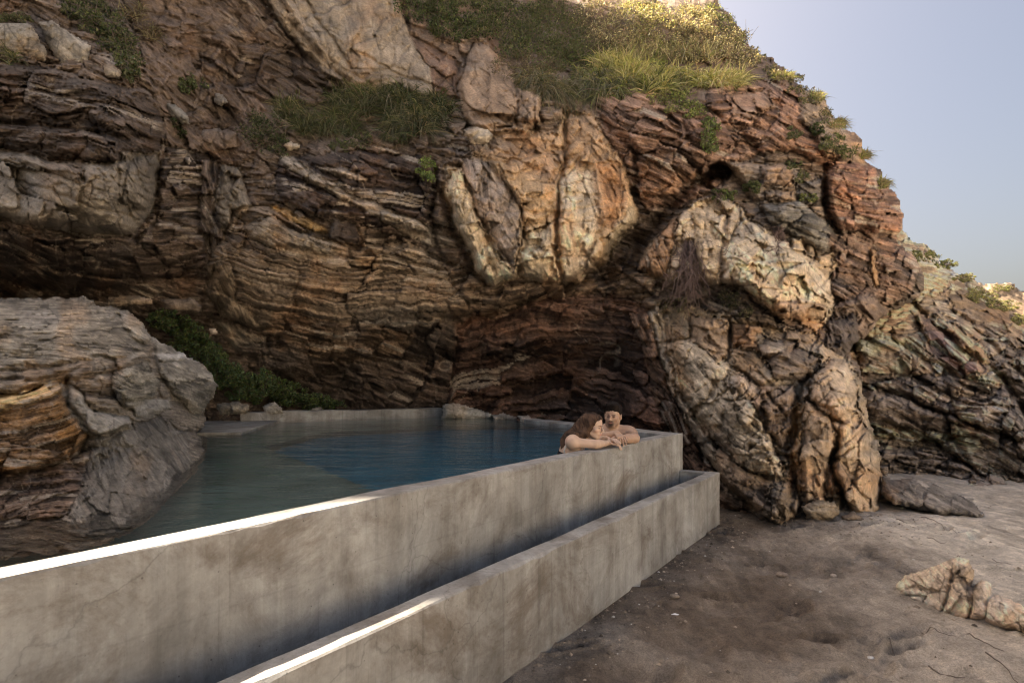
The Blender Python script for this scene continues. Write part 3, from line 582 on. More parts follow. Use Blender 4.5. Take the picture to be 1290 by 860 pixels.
# ------------------------------------------------------------------ the grey boulder standing in the pool
def boulder():
    global B
    ct = [(-90,720,1.9),(0,705,2.0),(0,660,2.25),(0,600,2.7),(0,540,2.95),(0,500,3.15),(0,450,3.5),(0,400,3.9),(0,375,4.3),(-100,500,2.8),(-100,390,3.6),(-100,640,2.0),
      (100,690,2.15),(100,650,2.4),(100,600,2.8),(100,550,3.0),(100,480,3.35),(100,420,3.8),(100,378,4.3),(165,655,2.4),(170,600,3.0),(170,540,3.4),(170,460,4.0),(160,400,4.7),(215,620,3.1),(220,560,3.9),(230,500,4.7),(210,440,5.0),(265,480,5.4),(255,530,5.0),(250,570,4.2),(180,700,2.4),(235,640,3.2)]
    B = []
    blk([(-120,360),(110,360),(150,385),(190,420),(185,450),(130,455),(60,470),(-120,490)], (.24,.21,.165), 4, .0, g=0, l=.8, e=6)
    blk([(-120,470),(0,468),(60,462),(140,452),(150,470),(90,480),(30,500),(-120,515)], (.2,.165,.125), -6, .06, 10, l=.8)
    blk([(-120,505),(0,500),(60,485),(84,480),(88,510),(112,540),(98,570),(60,585),(20,600),(-120,610)], (.27,.155,.07), -10, .22, 14, l=1.0)
    blk([(-120,500),(0,498),(60,482),(84,478),(82,492),(40,506),(0,518),(-120,525)], (.5,.35,.17), -12, .05, 6, l=.5)
    blk([(78,482),(95,490),(120,520),(160,526),(168,538),(135,546),(110,545),(88,515)], (.3,.28,.24), 30, .08, 8, m=.8, l=.3, bs=60)
    blk([(140,470),(185,455),(200,480),(192,505),(160,520),(145,500)], (.21,.19,.15), 30, .16, 14, l=1.0, fc=(170,440,.9))
    blk([(160,510),(210,502),(215,515),(170,528)], (.3,.28,.24), 5, .08, 6, m=.8, l=.3)
    blk([(150,385),(175,398),(192,425),(180,435),(160,420)], (.3,.27,.22), 20, .14, 8, l=.7)
    blk([(190,420),(240,450),(275,480),(270,505),(250,525),(215,500),(196,460)], (.27,.245,.2), 22, .22, 14, l=.7, m=.4)
    blk([(190,445),(240,446),(245,455),(200,456)], (.4,.38,.34), 8, .06, 5, m=.7, l=.3)
    blk([(-120,605),(20,598),(90,570),(130,560),(120,620),(80,650),(-120,670)], (.15,.10,.07), -8, .05, g=.02, l=.9, e=6, bs=60)
    blk([(120,550),(200,520),(240,540),(240,620),(180,680),(100,690),(90,640)], (.18,.165,.14), 60, .03, g=.0, l=.6, e=8, m=.6, bs=80)
    cr = [([(0,480),(60,478),(120,458),(180,440)], 3, .06), ([(84,480),(90,512),(118,545)], 2, .04), ([(186,455),(200,500),(216,520)], 2.5, .08), ([(30,452),(50,470)], 2, .05), ([(165,440),(190,452)], 2, .05)]
    u = np.arange(-110, 300, 1.4); v = np.arange(350, 730, 1.4); Ub, Vb = np.meshgrid(u, v)
    Yb, Cb, Bb = rock_fields(Ub, Vb, ct, ('slab', 8), B, cr, seed=57, amp=.42, frac=.5, px=.0095)
    OUT = [(-200,380),(-60,376),(0,376),(40,374),(75,374),(104,372),(120,382),(150,388),(172,396),(184,412),(192,424),(215,436),(248,452),(266,470),(276,486),(268,505),(256,522),(262,530),(250,545),(262,575),(250,620),(215,670),(170,740),(-200,740)]
    s = poly_sd(Ub, Vb, OUT)+fbm(Ub/7, Vb/7, 58, 3)*3
    ee = np.clip(s/26, 0, 1); Yb = Yb+.55*(1-np.sqrt(np.clip(1-(1-ee)**2, 0, 1)))
    Pb = to_xyz(Ub, Vb, Yb); kb = s > 0
    q = grid_faces(len(v), len(u), (kb[:-1, :-1] & kb[1:, :-1] & kb[:-1, 1:] & kb[1:, 1:]))
    co, q, (Ca, Ba), mp = compact(Pb.reshape(-1, 3), q, [Cb.reshape(-1, 3), Bb.reshape(-1, 3)])
    nc, sk, rim = close_back(co, q, 1.6)
    o = mesh_np('boulder', nc, [q, sk], M_ROCK, colr=np.vstack([Ca, Ca[rim]]), bed=np.vstack([Ba, Ba[rim]]))
    recenter(o, (-2.4, 3.0, .3))
    tag(o, 'huge grey layered boulder with an orange-brown flank at the left of the pool', 'boulder')
    return dict(us=u, vs=v, P=Pb)
BOULD = boulder()

# ------------------------------------------------------------------ loose rocks that lie on the slope: closed stones with cracks
def stone(name, poly, Yd, thick, c, label, seed, ang=20, cat='rock', amp=.5, group=None, back=None, m=.9, bs=14, cr=(), pxs=1.5):
    p = np.array(poly, float); u = np.arange(p[:, 0].min()-6, p[:, 0].max()+6, pxs); v = np.arange(p[:, 1].min()-6, p[:, 1].max()+6, pxs)
    Us, Vs = np.meshgrid(u, v)
    s = poly_sd(Us, Vs, poly)+fbm(Us/6, Vs/6, seed, 2)*1.2
    Rr = max(5, s.max())
    ys, Cs, Bs = rock_fields(Us, Vs, [(p[:, 0].min(), p[:, 1].min(), 0), (p[:, 0].max(), p[:, 1].min(), 0), (p[:, 0].mean(), p[:, 1].max(), 0)], ('slab', ang),
                 [dict(p=[(-9999,-9999),(9999,-9999),(9999,9999),(-9999,9999)], c=c, a=ang, h=0, g=0, m=m, l=.7, bs=bs)], cr, seed=seed, amp=amp*.5, px=(Yd(p[:,0].mean(), p[:,1].mean()) if callable(Yd) else Yd)/F)
    ee = np.clip(s/min(Rr, 14), 0, 1)
    Yc = Yd(Us, Vs) if callable(Yd) else Yd
    Ys = Yc+ys+thick*(1-np.sqrt(np.clip(1-(1-ee)**2, 0, 1)))-thick*.6
    Ps = to_xyz(Us, Vs, Ys); ks = s > 0
    q = grid_faces(len(v), len(u), (ks[:-1, :-1] & ks[1:, :-1] & ks[:-1, 1:] & ks[1:, 1:]))
    co, q, (Ca, Ba), mp = compact(Ps.reshape(-1, 3), q, [Cs.reshape(-1, 3), Bs.reshape(-1, 3)])
    nc, sk, rim = close_back(co, q, back or thick*1.4)
    o = mesh_np(name, nc, [q, sk], M_ROCK, colr=np.vstack([Ca, Ca[rim]]), bed=np.vstack([Ba, Ba[rim]]))
    recenter(o, tuple(co.mean(0)))
    tag(o, label, cat, group)
    return o
def on(u, v, off=-.12): return float(surf(u, v)[1])+off
stone('rock_slab', [(-20,30),(0,28),(40,30),(52,52),(62,66),(58,79),(30,74),(0,66),(-20,62)], on(40,62), .25, (.28,.25,.2), 'flat pale slab lying left of the cracked gap on the upper left ledge', 201, 14)
stone('rock_slab', [(47,27),(66,26),(92,42),(115,58),(114,72),(118,88),(95,92),(75,84),(64,66),(56,50)], on(85,70), .28, (.29,.255,.205), 'largest pale slab leaning on the upper left ledge beside the hanging shrub', 202, 40)
stone('rock', [(128,82),(142,80),(153,90),(152,100),(134,97)], on(140,92), .2, (.32,.28,.22), 'small pale rock just right of the big slab under the hanging shrub', 203)
stone('rock', [(270,116),(282,118),(288,130),(278,136),(268,128)], on(278,126), .16, (.27,.235,.19), 'small rounded stone lodged on the brown slope beneath the small leafy plant', 204)
stone('rock', [(208,130),(222,130),(238,146),(240,158),(228,158),(212,146)], on(224,146), .2, (.2,.185,.155), 'smooth grey rock wedged in the gully of the left slope', 205, 45)
stone('rock', [(232,197),(240,198),(243,204),(238,208),(232,204)], on(237,202), .08, (.36,.3,.24), 'tiny pale stone beside the thin root on the left slope', 206)
stone('rock', [(238,168),(270,160),(300,168),(298,186),(270,192),(240,186)], on(270,176), .2, (.17,.145,.125), 'wide dull grey rock set in the slope above the striped beds', 207, 20)
stone('rock', [(354,182),(366,178),(378,182),(380,188),(362,191)], on(366,186), .15, (.33,.27,.19), 'short pale cylinder shaped rock under the grass tuft', 208)
stone('rock', [(582,168),(596,160),(614,162),(624,170),(616,182),(596,184)], on(600,172)-.35, .24, (.4,.34,.26), 'pale egg shaped boulder perched on top of the orange granite wedge', 209)
stone('rock', [(135,374),(165,371),(192,374),(194,384),(160,388),(136,384)], 7.6, .2, (.36,.29,.21), 'long pale rock at the mouth of the dark hollow behind the boulder', 210, 3)
stone('rock', [(200,376),(245,375),(256,384),(250,394),(206,390)], 7.7, .2, (.28,.21,.15), 'long brown rock right of the pale one behind the grey boulder', 211, 5)
stone('rock', [(262,414),(272,412),(276,420),(266,424)], 8.3, .1, (.42,.38,.33), 'little whitish stone among the dark leaves under the cliff', 212)
stone('rock', [(272,508),(300,504),(316,510),(312,522),(276,524)], 8.1, .2, (.3,.265,.205), 'tan rock between the shrubs and the far left pool edge', 213)
stone('rock', [(330,512),(345,504),(356,512),(358,521),(332,522)], 8.35, .18, (.32,.29,.24), 'pointed pale rock just behind the back pool wall', 214)
stone('rock', [(390,514),(404,511),(412,518),(392,520)], 8.9, .12, (.3,.27,.22), 'small flat rock behind the middle of the back pool wall', 215)
stone('rock', [(556,509),(572,507),(596,513),(620,520),(622,530),(600,532),(556,529)], 9.15, .3, (.36,.33,.27), 'cracked whitish rock closing the gap at the right end of the back pool wall', 216, 18)
stone('rock', [(618,522),(634,519),(652,524),(652,532),(622,533)], 8.9, .22, (.32,.28,.23), 'low pale rock at the waterline right of the cracked whitish rock', 217, 10)
stone('rock', [(652,524),(664,522),(676,527),(676,533),(654,534)], 8.6, .2, (.34,.3,.25), 'smallest rock at the waterline against the far pool coping', 218, 10)
stone('rock', [(1008,638),(1030,628),(1052,632),(1060,645),(1046,656),(1016,656)], 5.75, .22, (.35,.28,.2), 'flat tan boulder lying at the foot of the buttress', 219, 12)
stone('rock', [(1058,650),(1076,642),(1090,652),(1092,662),(1066,660)], 5.75, .16, (.31,.23,.16), 'small brown rock at the right foot of the buttress', 220, 20)
stone('rock', [(1066,618),(1074,614),(1077,626),(1070,634),(1064,628)], 5.85, .12, (.38,.28,.19), 'small rounded stone wedged upright between the buttress lobes', 221)
stone('rock', [(1242,470),(1250,466),(1256,472),(1246,478)], 8.9, .1, (.42,.4,.37), 'small white stone stuck on the grey headland', 222)

brk = lambda U_, V_: 3.88-(U_-1125)*.0038+(780-V_)*.0016
stone('beach_rock', [(1124,738),(1140,724),(1166,716),(1194,705),(1206,700),(1221,704),(1228,718),(1225,738),(1236,729),(1248,733),(1251,748),(1264,750),(1286,760),(1318,772),(1325,800),(1290,800),(1258,796),(1238,786),(1222,788),(1200,782),(1175,776),(1150,766),(1130,752)], brk, .26, (.60,.46,.33), 'small tan cracked rock breaking out of the sand at lower right', 261, 60, m=.95, bs=26, amp=.5,
  cr=[([(1207,702),(1196,735),(1180,776)], 2.2, .09), ([(1226,738),(1219,765),(1216,786)], 2.6, .12), ([(1251,748),(1241,762),(1238,786)], 2.2, .08), ([(1140,735),(1165,742),(1190,740)], 1.5, .03), ([(1262,752),(1290,775)], 1.6, .04)], pxs=1.2)
stone('beach_rock', [(1110,598),(1125,604),(1150,600),(1172,606),(1200,618),(1225,632),(1243,648),(1230,656),(1205,650),(1180,648),(1150,640),(1125,636),(1108,622)], lambda U_, V_: 6.7-(V_-620)*.016, .35, (.2,.175,.15), 'low flat dark rock half buried in sand between buttress and headland', 262, 24, m=.3, bs=22, amp=.55)
# ------------------------------------------------------------------ the concrete pool
d_ = np.array([.5851, .8110]); n_ = np.array([.8110, -.5851])       # along the long wall, and outwards from it
Pc = np.array([1.803, 5.870])                                       # outer corner by the couple
pool = empty('swimming_pool', (0.3, 4.2, 0.0))
tag(pool, 'raw concrete infinity pool with a lower overflow channel along its long front wall', 'swimming pool')
def W3(p, z): return (float(p[0]), float(p[1]), ZC+z)
def strip_wall(name, a0, a1, b0, b1, z0, z1, mat, parent, seed, step=.06, rag=.004):
    """wall between outer line a0-a1 and inner line b0-b1, slightly uneven like cast concrete, edges softened"""
    a0, a1, b0, b1 = map(np.array, (a0, a1, b0, b1)); L = np.linalg.norm(a1-a0); n = max(2, int(L/step))
    t = np.linspace(0, 1, n+1)[:, None]
    A = a0+(a1-a0)*t; Bp = b0+(b1-b0)*t; w = Bp-A; w = w/np.linalg.norm(w, axis=1, keepdims=True)
    s = t[:, 0]*L; ch = .007
    wob = lambda k, sc=3.: (rag*fbm(s*sc, s*0+k, seed, 4))
    prof = []      # (xy, z)
    nz = 8
    for k in range(nz): prof.append((A+w*wob(k*.13, 1.2)[:, None]*.8, np.full(n+1, z0+(z1-ch-z0)*k/(nz-1))))
    chip = np.clip(fbm(s*14, s*0+3, seed+2, 3)-.25, 0, 1)*.02
    prof[-1] = (prof[-1][0], prof[-1][1]-chip)
    top = z1+wob(5, 2.)
    prof.append((A+w*(ch+chip)[:, None], top)); prof.append(((A+Bp)/2, top+wob(7, 8)*.4)); prof.append((Bp-w*ch, top+wob(9, 2)*.6))
    prof.append((Bp+w*wob(11)[:, None], np.full(n+1, z1-ch)+wob(9, 2)*.6)); prof.append((Bp, np.full(n+1, z0)))
    co = np.concatenate([np.c_[p, z+ZC] for p, z in prof]); m = len(prof); k = n+1
    f = [[i*k+j, i*k+j+1, ((i+1) % m)*k+j+1, ((i+1) % m)*k+j] for i in range(m) for j in range(n)]
    caps = [[i*k for i in range(m)], [i*k+n for i in range(m)][::-1]]
    o = mesh_np(name, co, [np.array(f), np.array([caps[0]]), np.array([caps[1]])], mat, smooth=False)
    bm_fix(o); par(o, parent); return o
def bm_fix(o):
    import bmesh
    b = bmesh.new(); b.from_mesh(o.data); bmesh.ops.recalc_face_normals(b, faces=b.faces); b.to_mesh(o.data); b.free()
def par(o, parent):
    import mathutils
    if parent:
        o.parent = parent; M = mathutils.Matrix.Translation(parent.location); o.matrix_parent_inverse = M.inverted()
    return o
def prism(name, pl, z0, z1, mat, parent=None):
    n = len(pl); co = [W3(p, z0) for p in pl]+[W3(p, z1) for p in pl]
    me = bpy.data.meshes.new(name)
    me.from_pydata(co, [], [list(range(n))[::-1], list(range(n, 2*n))]+[[i, (i+1) % n, n+(i+1) % n, n+i] for i in range(n)])
    o = bpy.data.objects.new(name, me); col.objects.link(o); me.materials.append(mat); bm_fix(o); par(o, parent); return o
def isec(p, d, q, e):
    t = ((q[0]-p[0])*e[1]-(q[1]-p[1])*e[0])/(d[0]*e[1]-d[1]*e[0]); return p+d*t
TH = .137
Bc = np.array([.40, 8.30]); de = (Bc-Pc)/np.linalg.norm(Bc-Pc); ne = np.array([de[1], -de[0]])
if ne[0] < 0: ne = -ne
Pin = isec(Pc-n_*TH, d_, Pc-ne*.26, de)                      # inner corner
Aout = Pc-d_*9.3; Ain = Aout-n_*TH
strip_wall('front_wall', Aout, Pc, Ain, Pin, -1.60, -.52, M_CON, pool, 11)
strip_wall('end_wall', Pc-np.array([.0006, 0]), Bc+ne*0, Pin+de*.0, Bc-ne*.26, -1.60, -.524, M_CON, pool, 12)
w1 = pt(557, 524, 9.66)[:2]; w2 = pt(430, 528.5, 8.85)[:2]; w3 = pt(303, 533.5, 8.05)[:2]
off = np.array([-.15, .30])
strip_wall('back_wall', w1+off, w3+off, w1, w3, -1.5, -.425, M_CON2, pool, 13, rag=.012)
# a wide step at the boulder's end
s1 = np.array([-3.95, 6.1]); s2 = np.array([-3.02, 6.2]); s3 = np.array([-3.45, 8.25]); s4 = np.array([-4.5, 8.1])
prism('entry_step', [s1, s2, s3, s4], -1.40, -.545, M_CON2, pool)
# overflow channel
hq = .90; Q = np.array([261.5/111.5*hq, 700/111.5*hq]); GT = .112
Qi = Q-n_*GT-d_*.11
cw0 = Q-d_*9.0
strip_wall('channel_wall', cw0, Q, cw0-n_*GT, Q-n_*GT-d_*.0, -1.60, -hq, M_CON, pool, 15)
e0 = Q-n_*GT; e1 = e0-n_*.262
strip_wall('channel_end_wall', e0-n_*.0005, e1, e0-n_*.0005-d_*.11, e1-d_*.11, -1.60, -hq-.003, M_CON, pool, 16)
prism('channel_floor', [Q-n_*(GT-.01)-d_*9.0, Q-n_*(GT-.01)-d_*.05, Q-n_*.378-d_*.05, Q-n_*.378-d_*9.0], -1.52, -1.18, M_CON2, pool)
# basin
L1 = np.array([-4.6, 8.6]); L2 = np.array([-4.9, 5.0]); L3 = np.array([-4.6, 1.5]); L4 = np.array([-6.0, -1.6])
basin = [Ain+n_*.02, Pin+n_*.0, Bc-ne*.24, np.array([-.35, 9.75]), w1+off*.5, w3+off*.5, L1, L2, L3, L4]
prism('pool_floor', basin, -1.43, -1.39, M_POOL, pool)
sh = [isec(Ain, d_, np.array([-.826, 3.3]), np.array([-1.544, 2.0]))+n_*.01, np.array([-2.37, 5.3]), np.array([-2.35, 6.65]), np.array([-.95, 7.75]), np.array([.30, 7.85]), Bc-ne*.25, np.array([-.35, 9.75]), w1+off*.5, w3+off*.5, L1, L2, L3, L4, Ain+n_*.01]
prism('shelf', sh, -1.388, -.90, M_SHELF, pool)
WZ = -.565
water = prism('water', [(Ain+n_*.015), Pin+n_*.01, Bc-ne*.25, np.array([-.35, 9.78]), w1+off*.55, w3+off*.55, L1+[-.05, 0], L2+[-.05, 0], L3+[-.05, 0], L4+[-.05, 0]], -1.41, WZ, M_WATER)
tag(water, 'still dark teal pool water darkening over the deep middle', 'water', kind='structure')
chw = prism('channel_water', [Q-n_*(GT-.005)-d_*8.9, Q-n_*(GT-.005)-d_*.10, Q-n_*.385-d_*.10, Q-n_*.385-d_*8.9], -1.19, -1.10, mat_water('channel_water', (.2, .42, .72), 2.5))
tag(chw, 'strip of dark water lying in the overflow channel', 'water', kind='structure')

# ------------------------------------------------------------------ sand
def sand():
    xs = spaced(-.4, 7.6, .02, -60, 90); ys = spaced(2.0, 9.4, .02, -40, 90)
    def sp2(a, b, st, lo, hi):
        m = list(np.arange(a, b, st)); s = st; x = m[-1]
        while x < hi: s = min(s*1.3, 12); x += s; m.append(x)
        s = st; x = m[0]; L = []
        while x > lo: s = min(s*1.3, 12); x -= s; L.append(x)
        return np.array(L[::-1]+m)
    xs = sp2(-.1, 6.6, .0135, -300, 500); ys = sp2(2.15, 7.4, .0145, -200, 600)
    X, Yy = np.meshgrid(xs, ys); r = R(12)
    a = X*math.cos(r)-Yy*math.sin(r); b = X*math.sin(r)+Yy*math.cos(r)     # b runs down the beach
    near = np.exp(-((np.abs(X-3.5)/6)**4+(np.abs(Yy-5.5)/5.5)**4))
    dw = (X-Q[0])*n_[0]+(Yy-Q[1])*n_[1]                                   # distance from the channel wall
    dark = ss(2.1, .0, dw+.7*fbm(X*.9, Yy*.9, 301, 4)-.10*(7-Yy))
    z = .07*fbm(X*.55, Yy*.55, 302, 3)+.02*fbm(a*3.2, b*.8, 303, 4)
    z += dark*((.03*fbm(X*3, Yy*3, 304, 4)+.018*fbm(X*11, Yy*11, 305, 3))*ss(0,.35,dw))+.004*fbm(X*14, Yy*14, 306, 3)
    rid = 1-np.abs(fbm(a*1.7+.3*fbm(X, Yy, 307), b*.45, 308, 3)); z += .035*np.clip(rid-.75, 0, 1)*4*.3
    z += .05*ss(.5, 0, dw)*ss(.1, .9, fbm(X*.8, Yy*.8, 309, 2)+.5)
    z = z*(.12+.88*ss(.05, .9, dw)) + (.012*fbm(X*2.2, Yy*2.2, 320, 5)+.006*fbm(X*20, Yy*20, 321, 3)*(1+dark))*ss(.0, .25, dw)
    f = np.zeros_like(z); g = np.random.default_rng(12)
    for k in range(120):
        cx, cy = g.uniform(.2, 6), g.uniform(2.2, 8.5); 
        if k < 40: cx, cy = g.uniform(1.6, 4.2), g.uniform(2.5, 6.2)
        th = g.uniform(-.4, .8); l, w = g.uniform(.09, .17), g.uniform(.035, .06); dp = g.uniform(.02, .05)
        bb = (np.abs(X-cx) < .5) & (np.abs(Yy-cy) < .5)
        dx = (X[bb]-cx)*math.cos(th)+(Yy[bb]-cy)*math.sin(th); dy = -(X[bb]-cx)*math.sin(th)+(Yy[bb]-cy)*math.cos(th)
        q = (dx/l)**2+(dy/w)**2; f[bb] += -dp*np.exp(-q*q)+dp*.45*np.exp(-((np.sqrt(q)-1.35)/.3)**2)
    z = (z+f)*near + (1.0+7.0*ss(0, 9, X))*ss(-1.5, -12, Yy)*ss(-45,-20,X)*ss(60,35,X)  # plus an unseen bank behind the camera, added to bounce sunlight forward
    # a scooped hollow in the dark soil by the wall
    for cx, cy, rr, dp in ((.62, 2.75, .16, .09), (.85, 2.6, .13, .07), (1.25, 2.45, .3, .10), (1.0, 3.1, .2, .05)): z -= dp*np.exp(-(((X-cx)/rr)**2+((Yy-cy)/rr)**2)**1.5)
    z += .10*ss(.9, 0, np.abs(X-5.7)/1.0)*ss(7.4, 8.4, Yy)*0
    c = np.zeros(z.shape+(3,)); sandc = np.array((.62, .555, .465)); dk = np.array((.13, .095, .068)); br = np.array((.50, .42, .33))
    c[:] = sandc
    m = .7*ss(-.6, .8, fbm(a*1.1, b*.35, 310, 5)-.15+.5*ss(4.8, 1.2, X+.15*Yy)); c = c*(1-m[..., None]*.75)+br*m[..., None]*.75
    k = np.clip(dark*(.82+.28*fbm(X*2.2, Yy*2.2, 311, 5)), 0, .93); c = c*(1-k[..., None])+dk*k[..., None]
    ft = ss(4.9, 6.2, Yy)*ss(1.2, .0, np.abs(X-2.6))*.6; c = c*(1-ft[..., None]*.55)
    st = ss(.35, .7, fbm(a*6, b*1.6, 312, 4)); c = c*(1-.3*st[..., None]*near[..., None])
    c = c*(1+.22*fbm(X*9, Yy*9, 313, 3)[..., None])
    dry = ss(1.6, .2, Yy+.0*X)[..., None]; rt = ss(.5, 6.5, X+.2*Yy)[..., None]; c = c*(1-dry)+(np.array((.17, .155, .14))*(1-rt)+np.array((.70, .645, .56))*rt)*dry      # unseen beach sand, pale right and dark left to shape bounced sunlight
    q = grid_faces(len(ys), len(xs), np.ones((len(ys)-1, len(xs)-1), bool))[:, [0, 3, 2, 1]]
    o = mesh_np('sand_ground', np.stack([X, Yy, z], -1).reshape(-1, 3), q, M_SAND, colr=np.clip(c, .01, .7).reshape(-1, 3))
    tag(o, 'sandy beach, dark and trampled beside the channel wall and paler to the right', 'sand', kind='structure')
    return xs, ys, z
SX, SY, SZ = sand()
def sand_z(x, y): return float(SZ[np.clip(np.searchsorted(SY, y), 0, len(SY)-1), np.clip(np.searchsorted(SX, x), 0, len(SX)-1)])
# ------------------------------------------------------------------ plants
G = np.random.default_rng(21)
PAL = dict(dark=(.045,.062,.026), green=(.12,.14,.06), mid=(.09,.11,.052), bright=(.17,.23,.075), yel=(.46,.43,.19), yg=(.27,.29,.11), straw=(.62,.54,.36), dry=(.25,.2,.125), dull=(.15,.145,.085), brown=(.12,.085,.06), gtan=(.27,.235,.15), sea=(.11,.18,.095))
def unit(a): return a/np.maximum(np.linalg.norm(a, axis=-1, keepdims=True), 1e-9)
def leaves(P, size, cols, up=.35, asp=.5, G=G):
    n = len(P); nrm = unit(G.normal(size=(n, 3))+np.array([0, -.25, up])); t = unit(np.cross(nrm, G.normal(size=(n, 3)))); b = np.cross(nrm, t)
    L = size*G.uniform(.55, 1.35, (n, 1)); w = L*asp*G.uniform(.7, 1.2, (n, 1))
    co = np.stack([P-t*L*.5, P+b*w*.5+nrm*L*.12, P+t*L*.5, P-b*w*.5+nrm*L*.12], 1).reshape(-1, 3)
    i = np.arange(n)*4; f = np.concatenate([np.stack([i, i+1, i+2], 1), np.stack([i, i+2, i+3], 1)])
    return co, f, np.repeat(cols, 4, 0)
def mixcol(names, n, var=.28):
    c = np.array([PAL[k] for k in names]); k = G.integers(0, len(names), n)
    return np.clip(c[k]*np.exp(G.normal(0, var, (n, 1)))*np.exp(G.normal(0, .06, (n, 3))), .006, .8)
def tube_lines(paths, r0, r1, sides=4):
    co = []; fa = []; k = 0
    for p in paths:
        p = np.asarray(p); n = len(p); d = unit(np.gradient(p, axis=0)); a = unit(np.cross(d, [.3, .2, 1.])); b = np.cross(d, a)
        r = np.linspace(r0, r1, n)
        for i in range(n):
            for s in range(sides):
                t = 2*math.pi*s/sides; co.append(p[i]+(a[i]*math.cos(t)+b[i]*math.sin(t))*r[i])
        for i in range(n-1):
            for s in range(sides):
                s2 = (s+1) % sides; fa.append([k+i*sides+s, k+i*sides+s2, k+(i+1)*sides+s2, k+(i+1)*sides+s])
        fa.append([k+(n-1)*sides+s for s in range(sides)][:4]); k += n*sides
    return np.array(co), np.array(fa)
def shrub(ell, n, size, cols, label, depth=.22, D=None, cat='shrub', group=None, name='shrub', clump=26, mat=None, asp=.5, var=.28, lift=.0, pos=None):
    """ell: list of (u, v, ru, rv) clouds hugging the rock face"""
    w = np.array([a[2]*a[3] for a in ell], float); w /= w.sum(); P = []; S = []
    for (u, v, ru, rv), ww in zip(ell, w):
        m = max(3, int(clump*ww*len(ell))); nl = max(8, int(n*ww/m))
        for k in range(m):
            r = math.sqrt(G.uniform(0, 1))*G.uniform(.75, 1.12); t = G.uniform(0, 2*math.pi)
            cu, cv = u+ru*r*math.cos(t), v+rv*r*math.sin(t)
            base = surf(cu, cv, D) if pos is None else pos(cu, cv)
            ray = -unit(base-np.array([0, 0, ZC])); c = base+ray*G.uniform(-.03, depth)+np.array([0, 0, lift])
            s = max(.035, base[1]/F*min(ru, rv)*G.uniform(.25, .5))
            q = c+unit(G.normal(size=(nl, 3)))*s*np.cbrt(G.uniform(0, 1, (nl, 1)))*np.array([1.1, 1.1, .8])
            P.append(q); b = base-ray*.05
            S.append([b, b+(c-b)*.4+np.array([0, 0, -.03]), c]); S.append([c, c+G.normal(size=3)*s*.5, c+G.normal(size=3)*s*.9])
    P = np.concatenate(P); o = empty(name, tuple(P.mean(0)-np.array([0, 0, .05])))
    co, f, cc = leaves(P, size, mixcol(cols, len(P), var), asp=asp)
    par(mesh_np('foliage', co, f, mat or M_LEAF, colr=cc, smooth=False), o)
    rt = P.mean(0)+unit(P.mean(0)-np.array([0, 0, ZC]))*(depth+.12); S = S+[[rt, (rt+p_[0])/2, p_[0]] for p_ in S[::2]]
    co, f = tube_lines(S, .007, .003); par(mesh_np('stem', co, f, M_TWIG), o)
    tag(o, label, cat, group); return o
def tuft(ell, n, length, width, cols, label, D=None, up=.8, out=.5, droop=1.0, group=None, cat='grass', name='grass_tuft', var=.25, pos=None, mat=None):
    P = []; ca = np.array([0, 0, ZC])
    for (u, v, ru, rv) in ell:
        m = int(n/len(ell)); r = np.sqrt(G.uniform(0, 1, m)); t = G.uniform(0, 2*math.pi, m)
        # roots gather in bunches
        cu, cv = u+ru*r*np.cos(t), v+rv*r*np.sin(t)
        k = G.integers(0, max(3, m//16), m); bu = u+ru*G.uniform(-1, 1, m//16+4)[k]*.9; bv = v+rv*G.uniform(-1, 1, m//16+4)[k]*.8
        cu = cu*.25+bu*.75; cv = cv*.25+bv*.75
        P.append(surfs(cu, cv, D) if pos is None else pos(cu, cv))
    P = np.concatenate(P); m = len(P); ray = -unit(P-ca)
    base = unit(G.normal(size=(m, 3))*np.array([.75, .5, .25])+ray*out+np.array([0, 0, up]))
    L = length*G.uniform(.45, 1.2, (m, 1)); g = np.array([0, 0, -1.])*droop*G.uniform(.4, 1.3, (m, 1)); side = unit(np.cross(base, G.normal(size=(m, 3))))
    rows = []; seg = 4
    for i in range(seg+1):
        s = i/seg; c = P+base*L*s+g*L*s*s*.75; w = width*(1-s**1.6)*.5+.0008
        rows.append(c-side*w); rows.append(c+side*w)
    co = np.stack(rows, 1).reshape(-1, 3); i0 = np.arange(m)*(2*seg+2); f = []
    for i in range(seg): f.append(np.stack([i0+2*i, i0+2*i+1, i0+2*i+3, i0+2*i+2], 1))
    o = mesh_np(name, co, np.concatenate(f), mat or M_GRASS, colr=np.repeat(mixcol(cols, m, var), 2*seg+2, 0), smooth=False)
    recenter(o, tuple(P.mean(0))); tag(o, label, cat, group); return o

# upper left
shrub([(105,8,34,14),(128,28,28,16),(148,52,24,16),(160,76,16,14),(165,94,12,10)], 5200, .05, ['mid','green','dark','dull'], 'long shrub trailing down the upper left corner beside the pale slabs', .28, clump=60)
tuft([(165,20,22,16),(190,45,14,14)], 420, .34, .011, ['dry','gtan','brown'], 'dry brown grass right of the trailing shrub in the upper left', droop=1.3)
tuft([(5,62,14,10),(14,76,8,10)], 260, .24, .01, ['dull','mid','gtan'], 'small grass tuft at the left frame edge below the flat slab')
shrub([(22,22,28,8)], 700, .04, ['dull','mid'], 'low scrub on top of the left pale slab', .12, clump=18)
shrub([(240,106,16,11)], 800, .045, ['green','mid'], 'small leafy plant alone on the brown slope', .14, clump=16)
shrub([(222,152,8,13),(228,166,7,8)], 520, .04, ['dark','mid'], 'narrow dark green sprig in the gully above the striped column', .12, clump=14)
shrub([(332,165,26,22),(350,185,14,12)], 2400, .042, ['dark','mid','dull'], 'dark low bush left of the long drooping grass', .22, clump=34)
tuft([(365,142,24,18),(385,160,14,14)], 1300, .5, .012, ['mid','dull','gtan','green'], 'loose grass tuft above the dark low bush', up=.9, droop=1.2)
